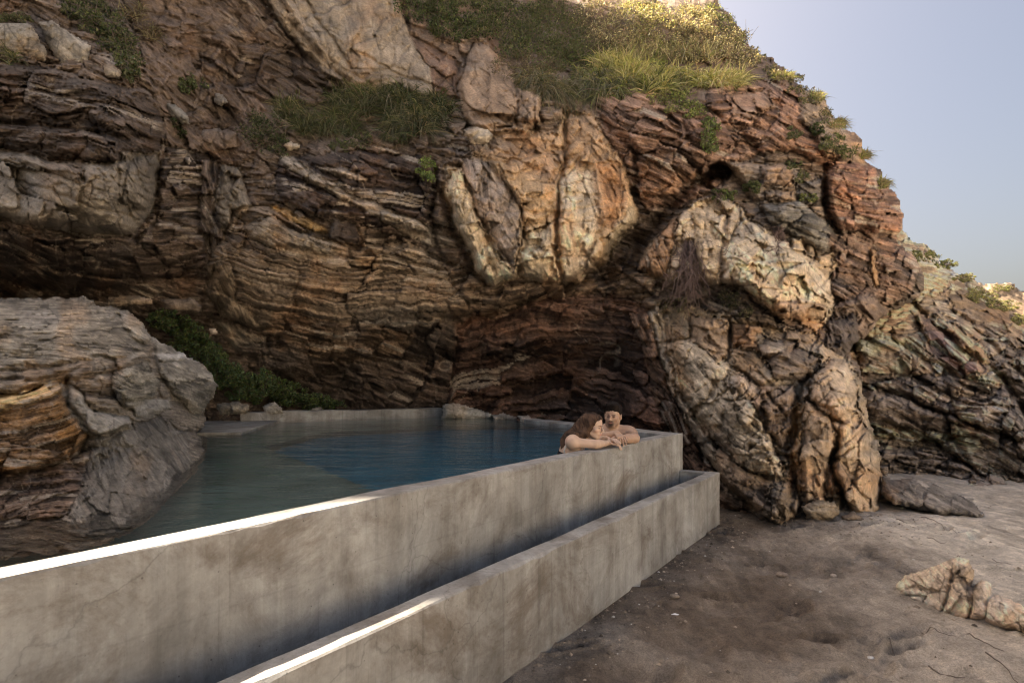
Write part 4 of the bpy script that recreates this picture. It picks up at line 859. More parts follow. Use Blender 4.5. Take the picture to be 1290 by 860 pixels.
tuft([(440,130,34,22),(425,160,26,14)], 2600, .62, .013, ['mid','dull','gtan','green'], 'broad grass clump on the ledge over the striped block', up=.9, droop=1.3)
tuft([(495,130,32,26),(540,140,32,28),(510,160,30,14)], 3400, .66, .013, ['mid','dark','gtan','dull'], 'biggest dark grass clump left of the orange outcrop', up=.8, droop=1.4)
shrub([(455,176,18,9),(500,172,22,8),(430,182,16,8)], 1500, .042, ['dull','mid','green'], 'low leafy growth under the broad grass clump', .16, clump=30)
shrub([(540,213,15,13)], 900, .05, ['bright','bright','green'], 'bright green bush at the upper left of the granite wedge', .2, clump=18)
# hill over the outcrop
shrub([(540,8,40,20),(570,32,34,18),(600,15,30,20)], 6500, .06, ['mid','dark','green'], 'shaded shrub at the top edge left of the hill', .35, clump=60)
shrub([(630,22,44,26),(660,50,40,26),(690,10,30,18)], 9500, .06, ['mid','green','dark','dull'], 'wide dark green shrub on the hill above the orange outcrop', .45, clump=80)
shrub([(700,35,40,34),(728,66,38,24),(700,70,30,20)], 8500, .06, ['green','mid','dull'], 'green shrub on the hill at the edge of the sunlight', .45, clump=80)
shrub([(660,84,40,20),(700,92,34,16)], 4500, .045, ['brown','dull','dry'], 'brownish dying scrub right of the orange outcrop', .28, clump=50, asp=.3)
tuft([(705,112,36,14),(670,100,20,12)], 2300, .75, .013, ['gtan','dull','dry','mid'], 'long hanging tan grass right of the orange outcrop', up=.4, out=.8, droop=2.0)
tuft([(760,112,34,12),(745,98,26,12)], 2400, .75, .014, ['yg','gtan','dull','mid'], 'drooping grass over the layered red beds', up=.6, out=.8, droop=1.8)
tuft([(775,85,32,12),(800,98,26,10)], 2600, .62, .016, ['yel','yg','yel','straw'], 'yellow green grass lit by sun at the middle of the hill', up=1.0, out=.5, droop=1.2)
tuft([(845,100,28,10),(825,112,22,8)], 2300, .60, .016, ['yg','yel','mid','straw'], 'sunlit long grass left of the stepped ledge', up=1.0, out=.5, droop=1.3)
tuft([(895,104,28,8),(925,104,16,6)], 2000, .55, .015, ['yel','yg','straw'], 'pale yellow grass fringe on the stepped ledge near the skyline', up=1.0, out=.4, droop=1.3)
shrub([(750,28,30,30),(780,52,26,16)], 6500, .06, ['straw','gtan','dry','dull'], 'dry straw coloured brush just right of the shade line', .45, clump=70, asp=.4)
shrub([(805,20,36,26),(820,52,30,18)], 7500, .06, ['straw','dry','gtan','yg'], 'pale dry brush in the middle of the sunlit hill top', .5, clump=80, asp=.4)
shrub([(868,26,30,22),(866,58,32,18)], 7500, .06, ['straw','gtan','dull','dry'], 'dry brush near the skyline at the hill top', .5, clump=80, asp=.4)
shrub([(915,52,24,18),(935,72,24,12)], 4500, .055, ['straw','dull','gtan'], 'dry brush on the skyline shoulder above the stepped ledge', .4, clump=56, asp=.4)
shrub([(897,14,14,12),(915,30,13,11),(932,48,10,9)], 1900, .05, ['dull','mid','yg'], 'green bush breaking the skyline at the hill top', .3, clump=40)
shrub([(955,74,10,7),(975,88,14,7),(1000,98,12,6)], 1100, .04, ['dull','dry','mid'], 'thin scrub along the skyline below the hill top', .2, clump=30)
shrub([(778,62,20,12),(735,82,24,9)], 1500, .05, ['green','mid'], 'small green shrub between the brush and the yellow grass', .35, clump=30)
shrub([(832,72,15,9)], 800, .048, ['green','yg'], 'round green bush amid the dry brush', .35, clump=18)
tuft([(815,70,60,14),(880,72,40,12)], 1400, .42, .010, ['straw','gtan','dry','yg'], 'thin straw stalks scattered across the sunlit brush', up=1.2, out=.2, droop=.5)
shrub([(828,122,14,9),(845,132,14,9)], 1200, .042, ['yg','dull'], 'grey green cushion plant under the sunlit grass', .24, clump=24)
shrub([(862,122,15,11),(872,138,14,12)], 1500, .042, ['bright','yg','green'], 'fresh green cushion plant hanging above the red beds', .26, clump=28)
shrub([(893,158,12,11),(894,178,12,13)], 1500, .044, ['mid','green','bright'], 'dark green bush hanging on the red beds above the small cave', .26, clump=28)
# right shoulder
shrub([(1020,124,16,8),(1038,146,10,10),(1005,112,18,5)], 1500, .04, ['dull','dry','mid'], 'scrub on the right skyline above the red beds', .2, clump=36)
shrub([(1048,178,16,12),(1066,190,14,10)], 1600, .042, ['mid','dull','green'], 'olive scrub on the skyline over the red nose', .22, clump=34)
shrub([(1028,162,9,7)], 600, .042, ['dark','mid'], 'dark green bush left of the olive scrub', .2, clump=14)
shrub([(998,168,11,8)], 600, .04, ['mid','dull'], 'small bush on the stepped beds', .18, clump=14)
shrub([(998,206,12,7),(1008,222,9,9)], 900, .04, ['mid','green','dull'], 'green bush spilling between grey and tan beds', .18, clump=20)
shrub([(910,246,16,8)], 900, .042, ['bright','green','mid'], 'fresh green plant on the crest of the upper pale mass', .22, clump=20)
shrub([(948,235,13,8)], 700, .042, ['green','mid'], 'small green plant right of the cave mouth', .2, clump=16)
shrub([(1018,249,11,6)], 480, .038, ['yg','mid'], 'yellowish green sprig on the grey rounded beds', .14, clump=12)
shrub([(848,385,18,9),(862,378,10,6)], 900, .034, ['dull','gtan','mid'], 'dusty green scrub on the top of the buttress', .16, clump=24, asp=.3)
shrub([(922,376,16,13),(938,390,12,7)], 1100, .034, ['dull','dark','gtan'], 'dusty scrub in the dark gap between the pale masses', .16, clump=24, asp=.3)
for e_, lab in (((985,96,16,6), 'tan grass on the skyline just under the hill top'), ((1028,122,9,6), 'tan grass on the skyline step over the red beds'), ((1056,156,12,8), 'tan grass on the skyline above the olive scrub'), ((1088,196,7,6), 'tan grass on the skyline over the upper red nose'), ((1112,232,8,7), 'small tan grass tuft at the tip of the red nose')):
    tuft([e_], 520, .24, .012, ['gtan','dull','yg','dry'], lab, up=1.0, out=.3, droop=1.2, group='grass tufts down the right skyline')
# dead hanging roots
def roots(u, v, ru, rv, n, label, seed):
    g = np.random.default_rng(seed); S = []
    for k in range(n):
        a = surf(u+g.normal()*ru*.35, v-rv+abs(g.normal())*rv*.7); ray = -unit(a-np.array([0, 0, ZC])); p = a+ray*g.uniform(.03, .2); L = g.uniform(.25, .8)*rv/35; pts = [a]; d = unit(g.normal(size=3)*.5+np.array([0, 0, -.9])+ray*.4)
        for i in range(7):
            pts.append(p); p = p+d*L/6; d = unit(d+g.normal(size=3)*.32+np.array([0, 0, -.12])); 
            if g.random() < .06: S.append([p, p+unit(g.normal(size=3))*.08, p+unit(g.normal(size=3))*.14])
        S.append(pts)
    co, f = tube_lines(S, .0045, .0022, 3) if False else tube_lines(S, .005, .0025)
    o = mesh_np('dead_shrub', co, f, M_ROOT); recenter(o, tuple(co.mean(0))); tag(o, label, 'dead shrub'); return o
M_ROOT = mat_plain('dead_root', (.17, .115, .10), .85)
roots(866, 338, 24, 36, 190, 'matted purple brown dead roots hanging on the upper pale mass', 5)
roots(980, 300, 10, 16, 60, 'wisp of dead twigs beside the small boulders on the pale mass', 6)
roots(905, 250, 8, 10, 26, 'few dead stalks at the cave mouth', 7)
# leafy ground cover behind the grey boulder
for e_, n_l, lab in (([(205,402,18,14),(228,412,20,14)], 1500, 'dark leafy shrub highest up behind the grey boulder'),
      ([(240,432,26,16),(262,445,20,14)], 1900, 'dark leafy shrub under the folded beds, second down the bank'),
      ([(285,468,24,18),(268,480,12,14)], 2300, 'leafy shrub against the right side of the grey boulder'),
      ([(325,480,28,17),(310,496,26,12)], 2600, 'widest green shrub behind the far left pool edge'),
      ([(360,494,24,14)], 1800, 'green shrub behind the middle of the back pool wall'),
      ([(398,504,24,10),(422,508,12,6)], 1300, 'lowest green shrub tapering off along the back pool wall')):
    shrub(e_, n_l*2, .05, ['sea','green','sea','bright'], lab, .55, clump=44, group='leafy shrubs on the bank behind the pool')
# headland
for e_, lab in (((1160,322,22,8), 'green scrub on the headland skyline'), ((1190,332,14,6), 'yellow green scrub lower on the headland skyline')):
    shrub([e_], 2200, .038, ['yg','dull','mid'], lab, .16, D=HEAD, clump=50)
for e_, lab in (((1215,350,16,5), 'pale scrub where the headland turns into the sunlit slope'), ((1234,371,20,9), 'largest round scrub on the sunlit far slope'), ((1262,384,22,7), 'flat scrub under the largest one on the far slope'), ((1284,402,12,6), 'small scrub at the right frame edge on the far slope'), ((1262,362,14,4), 'thin scrub along the far slope skyline')):
    shrub([e_], 2400, .045, ['gtan','dull','yg'], lab, .2, D=HEAD, clump=50)

# ------------------------------------------------------------------ things lying on the sand
def sand_pt(u, v):
    Yd = F*ZC/(v-HY); return np.array([(u-CX)/F*Yd, Yd])
def twig(u0, v0, u1, v1, r, label, seed, br=0):
    r *= .65
    g = np.random.default_rng(seed); a = sand_pt(u0, v0); b = sand_pt(u1, v1); m = 9; S = []
    t = np.linspace(0, 1, m)[:, None]; p = a+(b-a)*t+fbm(np.linspace(0, 3, m), np.zeros(m)+seed, seed, 2)[:, None]*np.array([.03, .03])
    z = np.array([sand_z(x, y) for x, y in p])+r*.7+.006*np.abs(np.sin(np.linspace(0, 5, m)+seed))
    q = np.c_[p, z]; S.append(q)
    for k in range(br):
        i = g.integers(2, m-2); d = unit(np.r_[g.normal(size=2), .15]); S.append([q[i], q[i]+d*.05, q[i]+d*.11+np.array([0, 0, -.01])])
    co, f = tube_lines(S, r, r*.45, 6) if False else tube_lines(S, r, r*.45)
    o = mesh_np('twig', co, f, M_TWIG); recenter(o, tuple(co.mean(0))); tag(o, label, 'twig', 'driftwood twigs on the sand')
for k, a in enumerate([(1216,804,1265,828,.005,'straight dark twig below the right end of the small beach rock'), (1242,828,1290,868,.006,'dark twig at the bottom right corner'), (1160,793,1207,800,.004,'thin twig left of the straight dark one'),
      (1160,655,1205,680,.006,'long thin twig on the pale sand near the low dark rocks'), (1130,660,1147,668,.007,'short forked twig by the foot of the buttress'), (1168,688,1192,694,.005,'thin twig under the long thin one'),
      (1250,712,1275,722,.004,'tiny twig above the small beach rock'), (1112,810,1140,818,.005,'thin twig in the middle of the lower sand'), (1170,838,1215,852,.007,'thick dark twig near the bottom edge'), (1095,705,1120,711,.005,'thin curved twig left of the small beach rock')]): twig(*a, 400+k)
g = np.random.default_rng(77); pc = []; pf = []; pcl = []
def pebble(u, v, r, c, label, seed):
    g = np.random.default_rng(seed); a = sand_pt(u, v); n, m = 10, 7
    th = np.linspace(0, 2*math.pi, n, endpoint=False); ph = np.linspace(-.5*math.pi, .5*math.pi, m)
    T, Q2 = np.meshgrid(th, ph); rr = r*(1+.22*fbm(np.cos(T)*1.4+seed, np.sin(Q2)*2+np.sin(T)*1.3, seed, 2))
    co = np.stack([rr*np.cos(Q2)*np.cos(T)*1.25, rr*np.cos(Q2)*np.sin(T), rr*np.sin(Q2)*.65], -1).reshape(-1, 3)
    f = [[i*n+j, i*n+(j+1) % n, (i+1)*n+(j+1) % n, (i+1)*n+j] for i in range(m-1) for j in range(n)]
    o = mesh_np('pebble', co, np.array(f), mat_plain('pebble_stone', c, .8, .3, 60)); o.location = (a[0], a[1], sand_z(*a)+r*.25); tag(o, label, 'pebble')
pebble(1097, 817, .014, (.6,.58,.55), 'tiny white pebble in a footprint on the lower sand', 1)
pebble(745, 640+60, .03, (.2,.16,.12), 'dark pebble in the soil beside the channel wall', 2)
pebble(985, 718, .035, (.26,.2,.15), 'brown pebble on the trampled sand below the buttress', 3)
pebble(1050, 725, .02, (.4,.34,.28), 'pale pebble right of the brown pebble', 4)
pebble(850, 752, .025, (.22,.18,.14), 'grey brown pebble on the dark soil', 5)

# ------------------------------------------------------------------ beach rocks, built as closed solids
def surface_nets(f, o, h):
    """f: (nx,ny,nz) values, negative inside"""
    s = f < 0; nx, ny, nz = f.shape
    acc = np.zeros((nx-1, ny-1, nz-1, 3)); cnt = np.zeros((nx-1, ny-1, nz-1))
    cor = [(i, j, k) for i in (0, 1) for j in (0, 1) for k in (0, 1)]
    sub = {c: f[c[0]:nx-1+c[0], c[1]:ny-1+c[1], c[2]:nz-1+c[2]] for c in cor}
    for a in cor:
        for ax in range(3):
            if a[ax] == 0:
                b = list(a); b[ax] = 1; b = tuple(b); fa, fb = sub[a], sub[b]; m = (fa < 0) != (fb < 0)
                t = np.where(m, fa/np.where(m, fa-fb, 1), 0)
                for x in range(3): acc[..., x] += m*(a[x]+(t if x == ax else 0))
                cnt += m
    ok = cnt > 0; idx = np.full(ok.shape, -1); idx[ok] = np.arange(ok.sum())
    ijk = np.argwhere(ok); co = (ijk+acc[ok]/cnt[ok][:, None])*h+o
    F_ = []
    for ax in range(3):
        b = [1, 1, 1]; e = [nx-1, ny-1, nz-1]; b[ax] = 0
        s0 = s[b[0]:e[0], b[1]:e[1], b[2]:e[2]]
        sl = [slice(b[i], e[i]) for i in range(3)]; sl2 = list(sl); sl2[ax] = slice(b[ax]+1, e[ax]+1); s1 = s[tuple(sl2)]
        for sg, m in ((0, s0 & ~s1), (1, ~s0 & s1)):
            p = np.argwhere(m)+np.array(b)
            if not len(p): continue
            u, v = [i for i in range(3) if i != ax]; du = np.eye(3, dtype=int)[u]; dv = np.eye(3, dtype=int)[v]
            q = [p-du-dv, p-dv, p, p-du]; q = np.stack([idx[tuple(x.T)] for x in q], 1)
            flip = (ax == 1) ^ (sg == 1); F_.append(q[:, ::-1] if flip else q)
    return co, np.concatenate(F_)
def smin(a, b, k):
    h = np.clip(.5+.5*(b-a)/k, 0, 1); return b*(1-h)+a*h-k*h*(1-h)
def lobes_rock(name, L, c, label, seed, h=.012, crack=1, sty=1., stretch=(1, 1, 1)):
    L = np.array(L, float); lo = (L[:, :3]-L[:, 3:6]).min(0)-.06; hi = (L[:, :3]+L[:, 3:6]).max(0)+.06
    ax = [np.arange(lo[i], hi[i], h) for i in range(3)]; X, Yy, Z = np.meshgrid(*ax, indexing='ij')
    nz = .05*fbm(X*5+Z*2, Yy*5-Z*3, seed, 3)+.02*fbm(X*16+Z*9, Yy*14+Z*11, seed+1, 3)
    f = np.full(X.shape, 9.)
    for x, y, z, rx, ry, rz, a in L:
        ca, sa = math.cos(a), math.sin(a); dx = (X-x)*ca+(Yy-y)*sa; dy = -(X-x)*sa+(Yy-y)*ca; dz = Z-z
        q = (np.abs(dx/rx)**3+np.abs(dy/ry)**3+np.abs(dz/rz)**3)**(1/3.)
        f = smin(f, (q-1)*min(rx, ry, rz), .012)
    f = f+nz
    co, q = surface_nets(f, lo, h)
    x, y, z = co.T; n = len(co); cc = np.array(c)*np.clip(1+.35*fbm(x*9+z*4, y*9-z*5, seed+3, 4)+.2*fbm(x*40+z*30, y*40, seed+4, 3), .4, 1.6)[:, None]
    rust = ss(.1, .6, fbm(x*4, y*4+z*5, seed+5, 3))[:, None]*.5; cc = cc*(1-rust)+cc*np.array([1.25, .85, .6])*rust
    o = mesh_np(name, co, q[:, ::-1], M_ROCK, colr=np.clip(cc, .02, .7), bed=np.c_[x*stretch[0]+y*.4, z*stretch[2]+x*.3, np.full(n, sty)])
    bm_fix(o); recenter(o, (float(x.mean()), float(y.mean()), 0)); tag(o, label, 'rock'); return o
def sp(u, v): a = sand_pt(u, v); return a

# loose grit, chips and clods washed against the walls: nobody could count them
def grit():
    g = np.random.default_rng(90); n = 2600; P = []
    for k in range(n):
        q = g.random()
        if q < .4: t = g.uniform(-4.6, .0); w_ = abs(g.normal())*.25+.01; p = Q+d_*t+n_*w_
        elif q < .7: p = np.array([g.uniform(2.0, 4.3), 0]); p[1] = 6.0-abs(g.normal())*.5
        else: p = np.array([g.uniform(.6, 6), g.uniform(2.3, 6.8)])
        P.append([p[0], p[1], sand_z(*p)])
    P = np.array(P); r = np.exp(g.normal(-5.0, .5, (n, 1))).clip(.003, .022)
    O = np.array([[1,0,0],[-1,0,0],[0,1,0],[0,-1,0],[0,0,.7],[0,0,-.5]]); co = (P[:, None]+O[None]*r[:, None]*g.uniform(.5, 1.3, (n, 6, 1))).reshape(-1, 3)
    T = np.array([[0,2,4],[2,1,4],[1,3,4],[3,0,4],[2,0,5],[1,2,5],[3,1,5],[0,3,5]]); f = (np.arange(n)[:, None, None]*6+T[None]).reshape(-1, 3)
    c = np.array([.2,.16,.12])*np.exp(g.normal(0, .5, (n, 1))); c[g.random(n) < .04] = (.55,.52,.47)
    o = mesh_np('gravel', co, f, M_GRIT, colr=np.repeat(c, 6, 0).clip(.02, .7), smooth=False); tag(o, 'loose grit and stone chips scattered over the sand', 'gravel', kind='stuff')
M_GRIT = mat_vcol('grit', .85)
grit()
# ------------------------------------------------------------------ the couple at the wall
M_SKIN = mat_vcol('skin', .42, .1); M_HAIR = mat_vcol('hair', .75); M_HAIR.node_tree.nodes['Principled BSDF'].inputs['Specular IOR Level'].default_value = .15
def cap(X, a, b, ra, rb):
    a = np.array(a); b = np.array(b); d = b-a; p = X-a; t = np.clip((p@d)/(d@d), 0, 1)
    return np.linalg.norm(p-t[..., None]*d, axis=-1)-(ra+(rb-ra)*t)
def ell(X, c, r, Rm=None):
    p = X-np.array(c)
    if Rm is not None: p = p@Rm
    r = np.array(r); k0 = np.linalg.norm(p/r, axis=-1); k1 = np.linalg.norm(p/(r*r), axis=-1)
    return k0*(k0-1)/np.maximum(k1, 1e-6)
def frame(fwd, up=(0, 0, 1)):
    """columns: right(x), forward(y), up(z) of a head looking along fwd"""
    f = np.array(fwd, float); f /= np.linalg.norm(f); u = np.array(up, float); r = np.cross(f, u); r /= np.linalg.norm(r); u = np.cross(r, f)
    return np.stack([r, f, u], 1)
def solid(fn, lo, hi, h):
    ax = [np.arange(lo[i], hi[i], h) for i in range(3)]
    G3 = np.stack(np.meshgrid(*ax, indexing='ij'), -1)
    return surface_nets(fn(G3), np.array(lo), h)
def head_sdf(X, c, Rm, k=1.0, beard=False):
    """c: centre of skull at eye height; k scale"""
    L = lambda x, y, z: np.array(c)+Rm@np.array([x, y, z])*k
    f = ell(X, L(0, -.012, .028), np.array([.074, .094, .092])*k, Rm)
    f = smin(f, ell(X, L(0, .022, -.045), np.array([.056, .066, .070])*k, Rm), .03*k)
    f = smin(f, ell(X, L(0, .052, -.092), np.array([.026, .026, .022])*k, Rm), .024*k)       # chin
    for s in (-1, 1):
        f = smin(f, ell(X, L(s*.046, .055, -.022), np.array([.022, .02, .02])*k, Rm), .02*k)   # cheekbone
        f = smin(f, cap(X, L(s*.05, -.0, -.06), L(s*.02, .055, -.095), .018*k, .014*k), .02*k)   # jaw
        f = -smin(-f, ell(X, L(s*.031, .099, .0), np.array([.019, .02, .012])*k, Rm), .01*k)    # eye socket
        f = smin(f, ell(X, L(s*.031, .074, -.001), np.array([.0125, .0125, .010])*k, Rm), .003*k)
        f = smin(f, cap(X, L(s*.012, .092, .018), L(s*.048, .08, .018), .0055*k, .004*k), .006*k)  # brow
        f = smin(f, ell(X, L(s*.077, -.012, -.008), np.array([.010, .021, .032])*k, Rm), .006*k)   # ear
    f = smin(f, cap(X, L(0, .088, .008), L(0, .112, -.030), .007*k, .0105*k), .009*k)           # nose
    f = smin(f, ell(X, L(0, .1, -.034), np.array([.018, .012, .008])*k, Rm), .006*k)
    f = smin(f, cap(X, L(-.019, .082, -.057), L(.019, .082, -.057), .007*k, .007*k), .005*k)    # lips
    f = smin(f, cap(X, L(-.016, .081, -.067), L(.016, .081, -.067), .0075*k, .0075*k), .005*k)
    return f, L
def hand_sdf(X, wrist, dirv, up, k=1.0, curl=.5, side=1, f=None, spread=.12):
    """palm, four jointed fingers and a thumb; up = back of the hand"""
    d = unit(np.array(dirv, float)); u = np.array(up, float); u = unit(u-d*(u@d)); s = np.cross(d, u)*side
    w = np.array(wrist); g = 9.
    p0 = w+d*.01*k; pk = w+d*.075*k
    g = np.full(X.shape[:-1], 9.)
    for o in (-.027, -.009, .009, .027): g = smin(g, cap(X, p0+s*o*.75*k, pk+s*o*k, .0125*k, .0115*k), .01*k)
    for j, (o, ln) in enumerate(((-.029, .070), (-.010, .078), (.010, .073), (.029, .058))):
        a = pk+s*o*k; dd = unit(d+s*spread*(j-1.5)*.6); r = .0088*k; cu = curl*(.8+.15*j)
        for q, fr in enumerate((.42, .32, .26)):
            dd = unit(dd*math.cos(cu)-u*math.sin(cu)); b = a+dd*ln*fr*k; g = smin(g, cap(X, a, b, r, r*.92), .0025*k); a = b; r *= .92
    t0 = w+d*.025*k-s*.022*k; t1 = t0+unit(d*.6-s*.8-u*.2)*.036*k; t2 = t1+unit(d*.9-s*.3-u*.3)*.030*k; t3 = t2+unit(d-u*.3)*.022*k
    for a, b, r in ((t0, t1, .012), (t1, t2, .0105), (t2, t3, .0095)): g = smin(g, cap(X, a, b, r*k, r*.92*k), .005*k)
    return g
def paint(co, base, seed, spots):
    n = len(co); c = np.tile(np.array(base), (n, 1))*(1+.07*fbm(co[:, 0]*30+co[:, 2]*20, co[:, 1]*30, seed, 3))[:, None]
    for p, r, cl, a in spots:
        w = (a*np.exp(-(np.linalg.norm((co-np.array(p))/np.array(r), axis=1))**4))[:, None]; c = c*(1-w)+np.array(cl)*w
    return c
def body(name, fn, lo, hi, h, base, seed, spots, root):
    co, q = solid(fn, lo, hi, h); c = paint(co, base, seed, spots)
    o = mesh_np(name, co+np.array([0, 0, ZC]), q, M_SKIN, colr=c); bm_fix(o); par(o, root); return o
def hairm(name, fn, lo, hi, h, base, seed, root, mat=None, streak=(60, 60, 6), var=.5):
    co, q = solid(fn, lo, hi, h); n = fbm(co[:, 0]*streak[0]+co[:, 1]*streak[1]*.6, co[:, 2]*streak[2]+co[:, 1]*4, seed, 3)
    c = np.array(base)*np.clip(1+var*n, .3, 2)[:, None]
    o = mesh_np(name, co+np.array([0, 0, ZC]), q, mat or M_HAIR, colr=c); bm_fix(o); par(o, root); return o
TOP = -.52
# --- the man: chest on the water side, both forearms crossed on the coping
def man():
    root = empty('person', (.88, 5.1, ZC-.9)); tag(root, 'dark haired bearded man in the pool leaning folded arms on the wall', 'person')
    hc = np.array([.905, 4.985, -.288]); Rm = frame((-.40, -.90, -.06), (.06, 0, 1)); k = .90
    Ls, Rs = np.array([1.075, 5.03, -.455]), np.array([.70, 5.06, -.465]); ch = np.array([.885, 5.075, -.60])
    Le, Re = np.array([1.075, 4.865, -.478]), np.array([.70, 4.80, -.478])
    Lw, Rw = np.array([.86, 4.70, -.474]), np.array([.895, 4.745, -.425])
    def fn(X):
        f, L = head_sdf(X, hc, Rm, k)
        nb = np.array([.89, 5.06, -.43])
        f = smin(f, cap(X, hc+Rm@np.array([0, -.025, -.05]), nb, .054, .062), .03)
        f = smin(f, cap(X, Ls+[-.03, 0, .0], Rs+[.03, 0, .0], .062, .062), .05)
        f = smin(f, cap(X, nb+[0, .02, .0], Ls+[-.04, 0, .03], .045, .042), .05); f = smin(f, cap(X, nb+[0, .02, 0], Rs+[.04, 0, .03], .045, .042), .05)
        f = smin(f, ell(X, ch, (.185, .115, .19)), .06); f = smin(f, ell(X, ch+[0, .03, -.27], (.15, .10, .22)), .08)
        for s, e, w in ((Ls, Le, Lw), (Rs, Re, Rw)):
            f = smin(f, ell(X, s, (.062, .064, .062)), .03); f = smin(f, cap(X, s, e, .054, .042), .02)
            m = e+(w-e)*.3; f = smin(f, cap(X, e, m, .041, .042), .015); f = smin(f, cap(X, m, w, .042, .027), .015)
        f = np.minimum(f, smin(f, hand_sdf(X, Lw, (-.75, -.62, -.02), (0, 0, 1), .98, .12, -1), .008))
        f = np.minimum(f, smin(f, hand_sdf(X, Rw, (.22, -.88, -.36), (.1, -.25, .95), 1.0, .46, 1, spread=.16), .008))
        return f
    E = lambda x, y, z: hc+Rm@np.array([x, y, z])*k
    dk = (.03, .02, .015); sp_ = [(E(0, .085, -.075), (.035, .03, .03), (.04, .025, .018), .95), (E(-.045, .03, -.075), (.02, .05, .03), (.14, .085, .06), .6), (E(.045, .03, -.075), (.02, .05, .03), (.14, .085, .06), .6),
        (E(0, .09, -.047), (.03, .02, .007), (.04, .025, .018), .9), (E(0, .09, -.062), (.018, .02, .007), (.42, .2, .16), .8)]
    for s in (-1, 1): sp_ += [(E(s*.031, .088, -.001), (.016, .015, .0075), (.02, .012, .012), .95), (E(s*.031, .088, .019), (.021, .02, .005), dk, .9), (E(s*.031, .085, .006), (.018, .02, .012), (.2, .11, .08), .7)]
    body('body', fn, (.50, 4.50, -1.1), (1.24, 5.27, -.135), .0055, (.43, .275, .19), 3, sp_, root)
    def hf(X):
        f = ell(X, E(0, -.022, .046), np.array([.083, .100, .090])*k, Rm)
        f = smin(f, ell(X, E(0, .035, .105), np.array([.062, .045, .030])*k, Rm), .03)
        P = (X-hc)@Rm/k
        n = .004*fbm(P[..., 0]*120+P[..., 2]*30, P[..., 1]*90, 5, 2); f = f+n
        f = np.maximum(f, -(P[..., 2]-.045+.055*ss(.03, -.05, P[..., 1])+.035*ss(.0, -.07, P[..., 1])+.03*np.exp(-((np.abs(P[..., 0])-.078)/.02)**2)*ss(.05, .0, P[..., 1])))
        f = np.maximum(f, P[..., 1]-.078-.0*P[..., 2])
        return f
    hairm('hair', hf, tuple(hc-.16), tuple(hc+.17), .0045, (.012, .008, .006), 9, root, var=.4)
    def sh(X): return ell(X, (.885, 5.11, -1.02), (.175, .125, .13))
    return root
man()
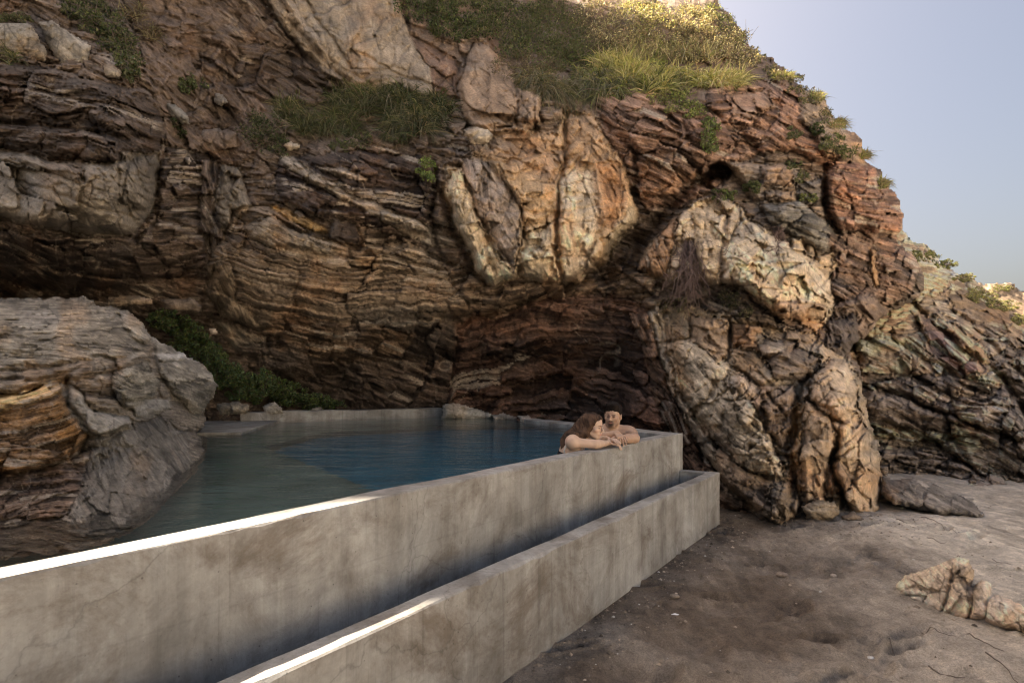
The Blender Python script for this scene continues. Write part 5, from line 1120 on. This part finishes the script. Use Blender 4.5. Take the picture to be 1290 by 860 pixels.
# --- the woman in front of him, face to the right, head low over her arms
def woman():
    root = empty('person', (.5, 4.5, ZC-.9)); tag(root, 'long haired woman in profile resting her head and arms on the pool wall', 'person')
    hc = np.array([.665, 4.545, -.350]); Rm = frame((.80, -.57, -.14), (.05, .05, 1)); k = .87
    Rs, Ls = np.array([.472, 4.375, -.462]), np.array([.575, 4.69, -.470]); ch = np.array([.49, 4.55, -.60])
    Re, Le = np.array([.660, 4.405, -.480]), np.array([.78, 4.72, -.48])
    Rw, Lw = np.array([.790, 4.545, -.484]), np.array([.80, 4.60, -.462])
    def fn(X):
        f, L = head_sdf(X, hc, Rm, k)
        nb = np.array([.545, 4.56, -.445])
        f = smin(f, cap(X, hc+Rm@np.array([0, -.03, -.05]), nb, .042, .050), .025)
        f = smin(f, cap(X, Rs, Ls, .048, .048), .05); f = smin(f, cap(X, nb, Rs+[.01, .03, .02], .036, .032), .04); f = smin(f, cap(X, nb, Ls+[0, -.03, .02], .036, .032), .04)
        f = smin(f, ell(X, ch, (.11, .155, .17)), .05); f = smin(f, ell(X, ch+[-.03, .02, -.24], (.095, .125, .2)), .07)
        for s, e, w in ((Rs, Re, Rw), (Ls, Le, Lw)):
            f = smin(f, ell(X, s, (.047, .048, .048)), .03); f = smin(f, cap(X, s, e, .041, .034), .02)
            m = e+(w-e)*.3; f = smin(f, cap(X, e, m, .034, .033), .014); f = smin(f, cap(X, m, w, .033, .0215), .014)
        f = np.minimum(f, smin(f, hand_sdf(X, Rw, (.62, -.02, -.10), (.1, -.1, 1), .86, .40, 1), .007))
        f = np.minimum(f, smin(f, hand_sdf(X, Lw, (.5, -.75, .0), (0, 0, 1), .86, .25, -1), .007))
        return f
    E = lambda x, y, z: hc+Rm@np.array([x, y, z])*k
    sp_ = [(E(0, .09, -.062), (.02, .02, .009), (.52, .22, .18), .8)]
    for s in (-1, 1): sp_ += [(E(s*.031, .088, -.001), (.014, .013, .005), (.06, .035, .03), .85), (E(s*.031, .088, .02), (.02, .02, .004), (.16, .09, .06), .7), (E(s*.045, .07, -.03), (.02, .02, .018), (.66, .35, .26), .4)]
    body('body', fn, (.30, 4.25, -1.1), (.96, 4.86, -.19), .0052, (.56, .39, .29), 13, sp_, root)
    def hf(X):
        P = (X-hc)@Rm/k
        f = ell(X, E(0, -.024, .040), np.array([.088, .104, .092])*k, Rm)
        f = smin(f, ell(X, E(.0, -.095, -.02), np.array([.075, .06, .10])*k, Rm), .04)
        a = E(0, -.11, -.04); b = np.array([.478, 4.53, -.47]); c2 = np.array([.42, 4.50, -.60])
        f = smin(f, cap(X, a, b, .072, .075), .04); f = smin(f, cap(X, b, c2, .07, .035), .04)
        f = smin(f, cap(X, E(.068, .015, .03), E(.078, -.03, -.075), .018, .026), .03)      # locks beside the cheek nearest us
        f = smin(f, cap(X, E(.078, -.03, -.075), np.array([.50, 4.44, -.42]), .028, .035), .03)
        f = smin(f, cap(X, E(-.068, .015, .03), E(-.075, -.03, -.07), .018, .026), .03)
        q = X[..., 0]*70-X[..., 1]*45+X[..., 2]*38
        f = f+.0065*vn2(q, X[..., 2]*7+X[..., 1]*9, 6)+.003*vn2(q*2.3, X[..., 2]*14, 7)
        f = np.maximum(f, -(np.linalg.norm((P-np.array([0, .092, -.012]))/np.array([.088, .088, .090]), axis=-1)-1)*.05)   # the face stays open
        return f
    hairm('hair', hf, (.33, 4.33, -.66), (.83, 4.72, -.18), .0045, (.075, .044, .029), 19, root, streak=(55, 40, 26), var=.75)
    def sw(X):
        f = ell(X, ch, (.113, .158, .173)); f = smin(f, ell(X, ch+[-.03, .02, -.24], (.100, .130, .205)), .07); g = X[..., 2]+.575-.25*np.clip(.49-X[..., 0], -.1, .12)
        return np.maximum(f-.004, g)
    hairm('swimsuit', sw, (.28, 4.25, -1.1), (.72, 4.86, -.45), .006, (.02, .02, .024), 29, root, var=.1)
    def st(X):
        pts = [(.432, 4.47, -.60), (.415, 4.415, -.53), (.438, 4.385, -.455), (.478, 4.40, -.408), (.53, 4.43, -.43), (.56, 4.44, -.52)]
        f = 9.
        for a, b in zip(pts[:-1], pts[1:]): f = np.minimum(f, cap(X, a, b, .0065, .0065))
        return f
    hairm('strap', st, (.36, 4.33, -.64), (.62, 4.52, -.38), .004, (.75, .72, .68), 39, root, var=.05)
    return root
woman()
# ------------------------------------------------------------------ camera, sun, sky
sc = bpy.context.scene
cam = bpy.data.cameras.new('camera'); co_ = bpy.data.objects.new('camera', cam); col.objects.link(co_)
co_.location = (0, 0, ZC); co_.rotation_euler = (R(90), 0, 0)
cam.sensor_width = 36; cam.lens = F/1290*36; cam.shift_y = (HY-430)/1290; cam.clip_start = .05; cam.clip_end = 3000
sc.camera = co_
az = R(SUN_AZ); el = R(SUN_E)
sv = np.array([math.sin(az)*math.cos(el), math.cos(az)*math.cos(el), math.sin(el)])
sun = bpy.data.lights.new('sun', 'SUN'); so = bpy.data.objects.new('sun', sun); col.objects.link(so)
sun.energy = 5.0; sun.angle = R(.5); sun.color = (1, .93, .82)
import mathutils
so.rotation_euler = mathutils.Vector(sv).to_track_quat('Z', 'Y').to_euler(); so.location = tuple(sv*40)
w = bpy.data.worlds.new('World'); sc.world = w; w.use_nodes = True; nt = w.node_tree
bg = nt.nodes['Background']; sky = nt.nodes.new('ShaderNodeTexSky'); sky.sky_type = 'NISHITA'; sky.sun_disc = False
sky.sun_elevation = el; sky.sun_rotation = az % (2*math.pi); sky.air_density = 1.0; sky.dust_density = 6.5; sky.ozone_density = .6; sky.altitude = 0
nt.links.new(sky.outputs[0], bg.inputs[0]); bg.inputs[1].default_value = .051
sc.view_settings.view_transform = 'Standard'; sc.view_settings.look = 'None'; sc.view_settings.gamma = 1; sc.view_settings.use_curve_mapping = False
sc.view_settings.exposure = EXPO
sc.view_settings.use_white_balance = True; sc.view_settings.white_balance_temperature = 7500; sc.view_settings.white_balance_tint = 14
sc.cycles.use_denoising = True
sc.cycles.filter_width = 1.2
sc.cycles.max_bounces = 8; sc.cycles.diffuse_bounces = 4; sc.cycles.transmission_bounces = 6; sc.cycles.transparent_max_bounces = 6
sc.cycles.sample_clamp_indirect = 6
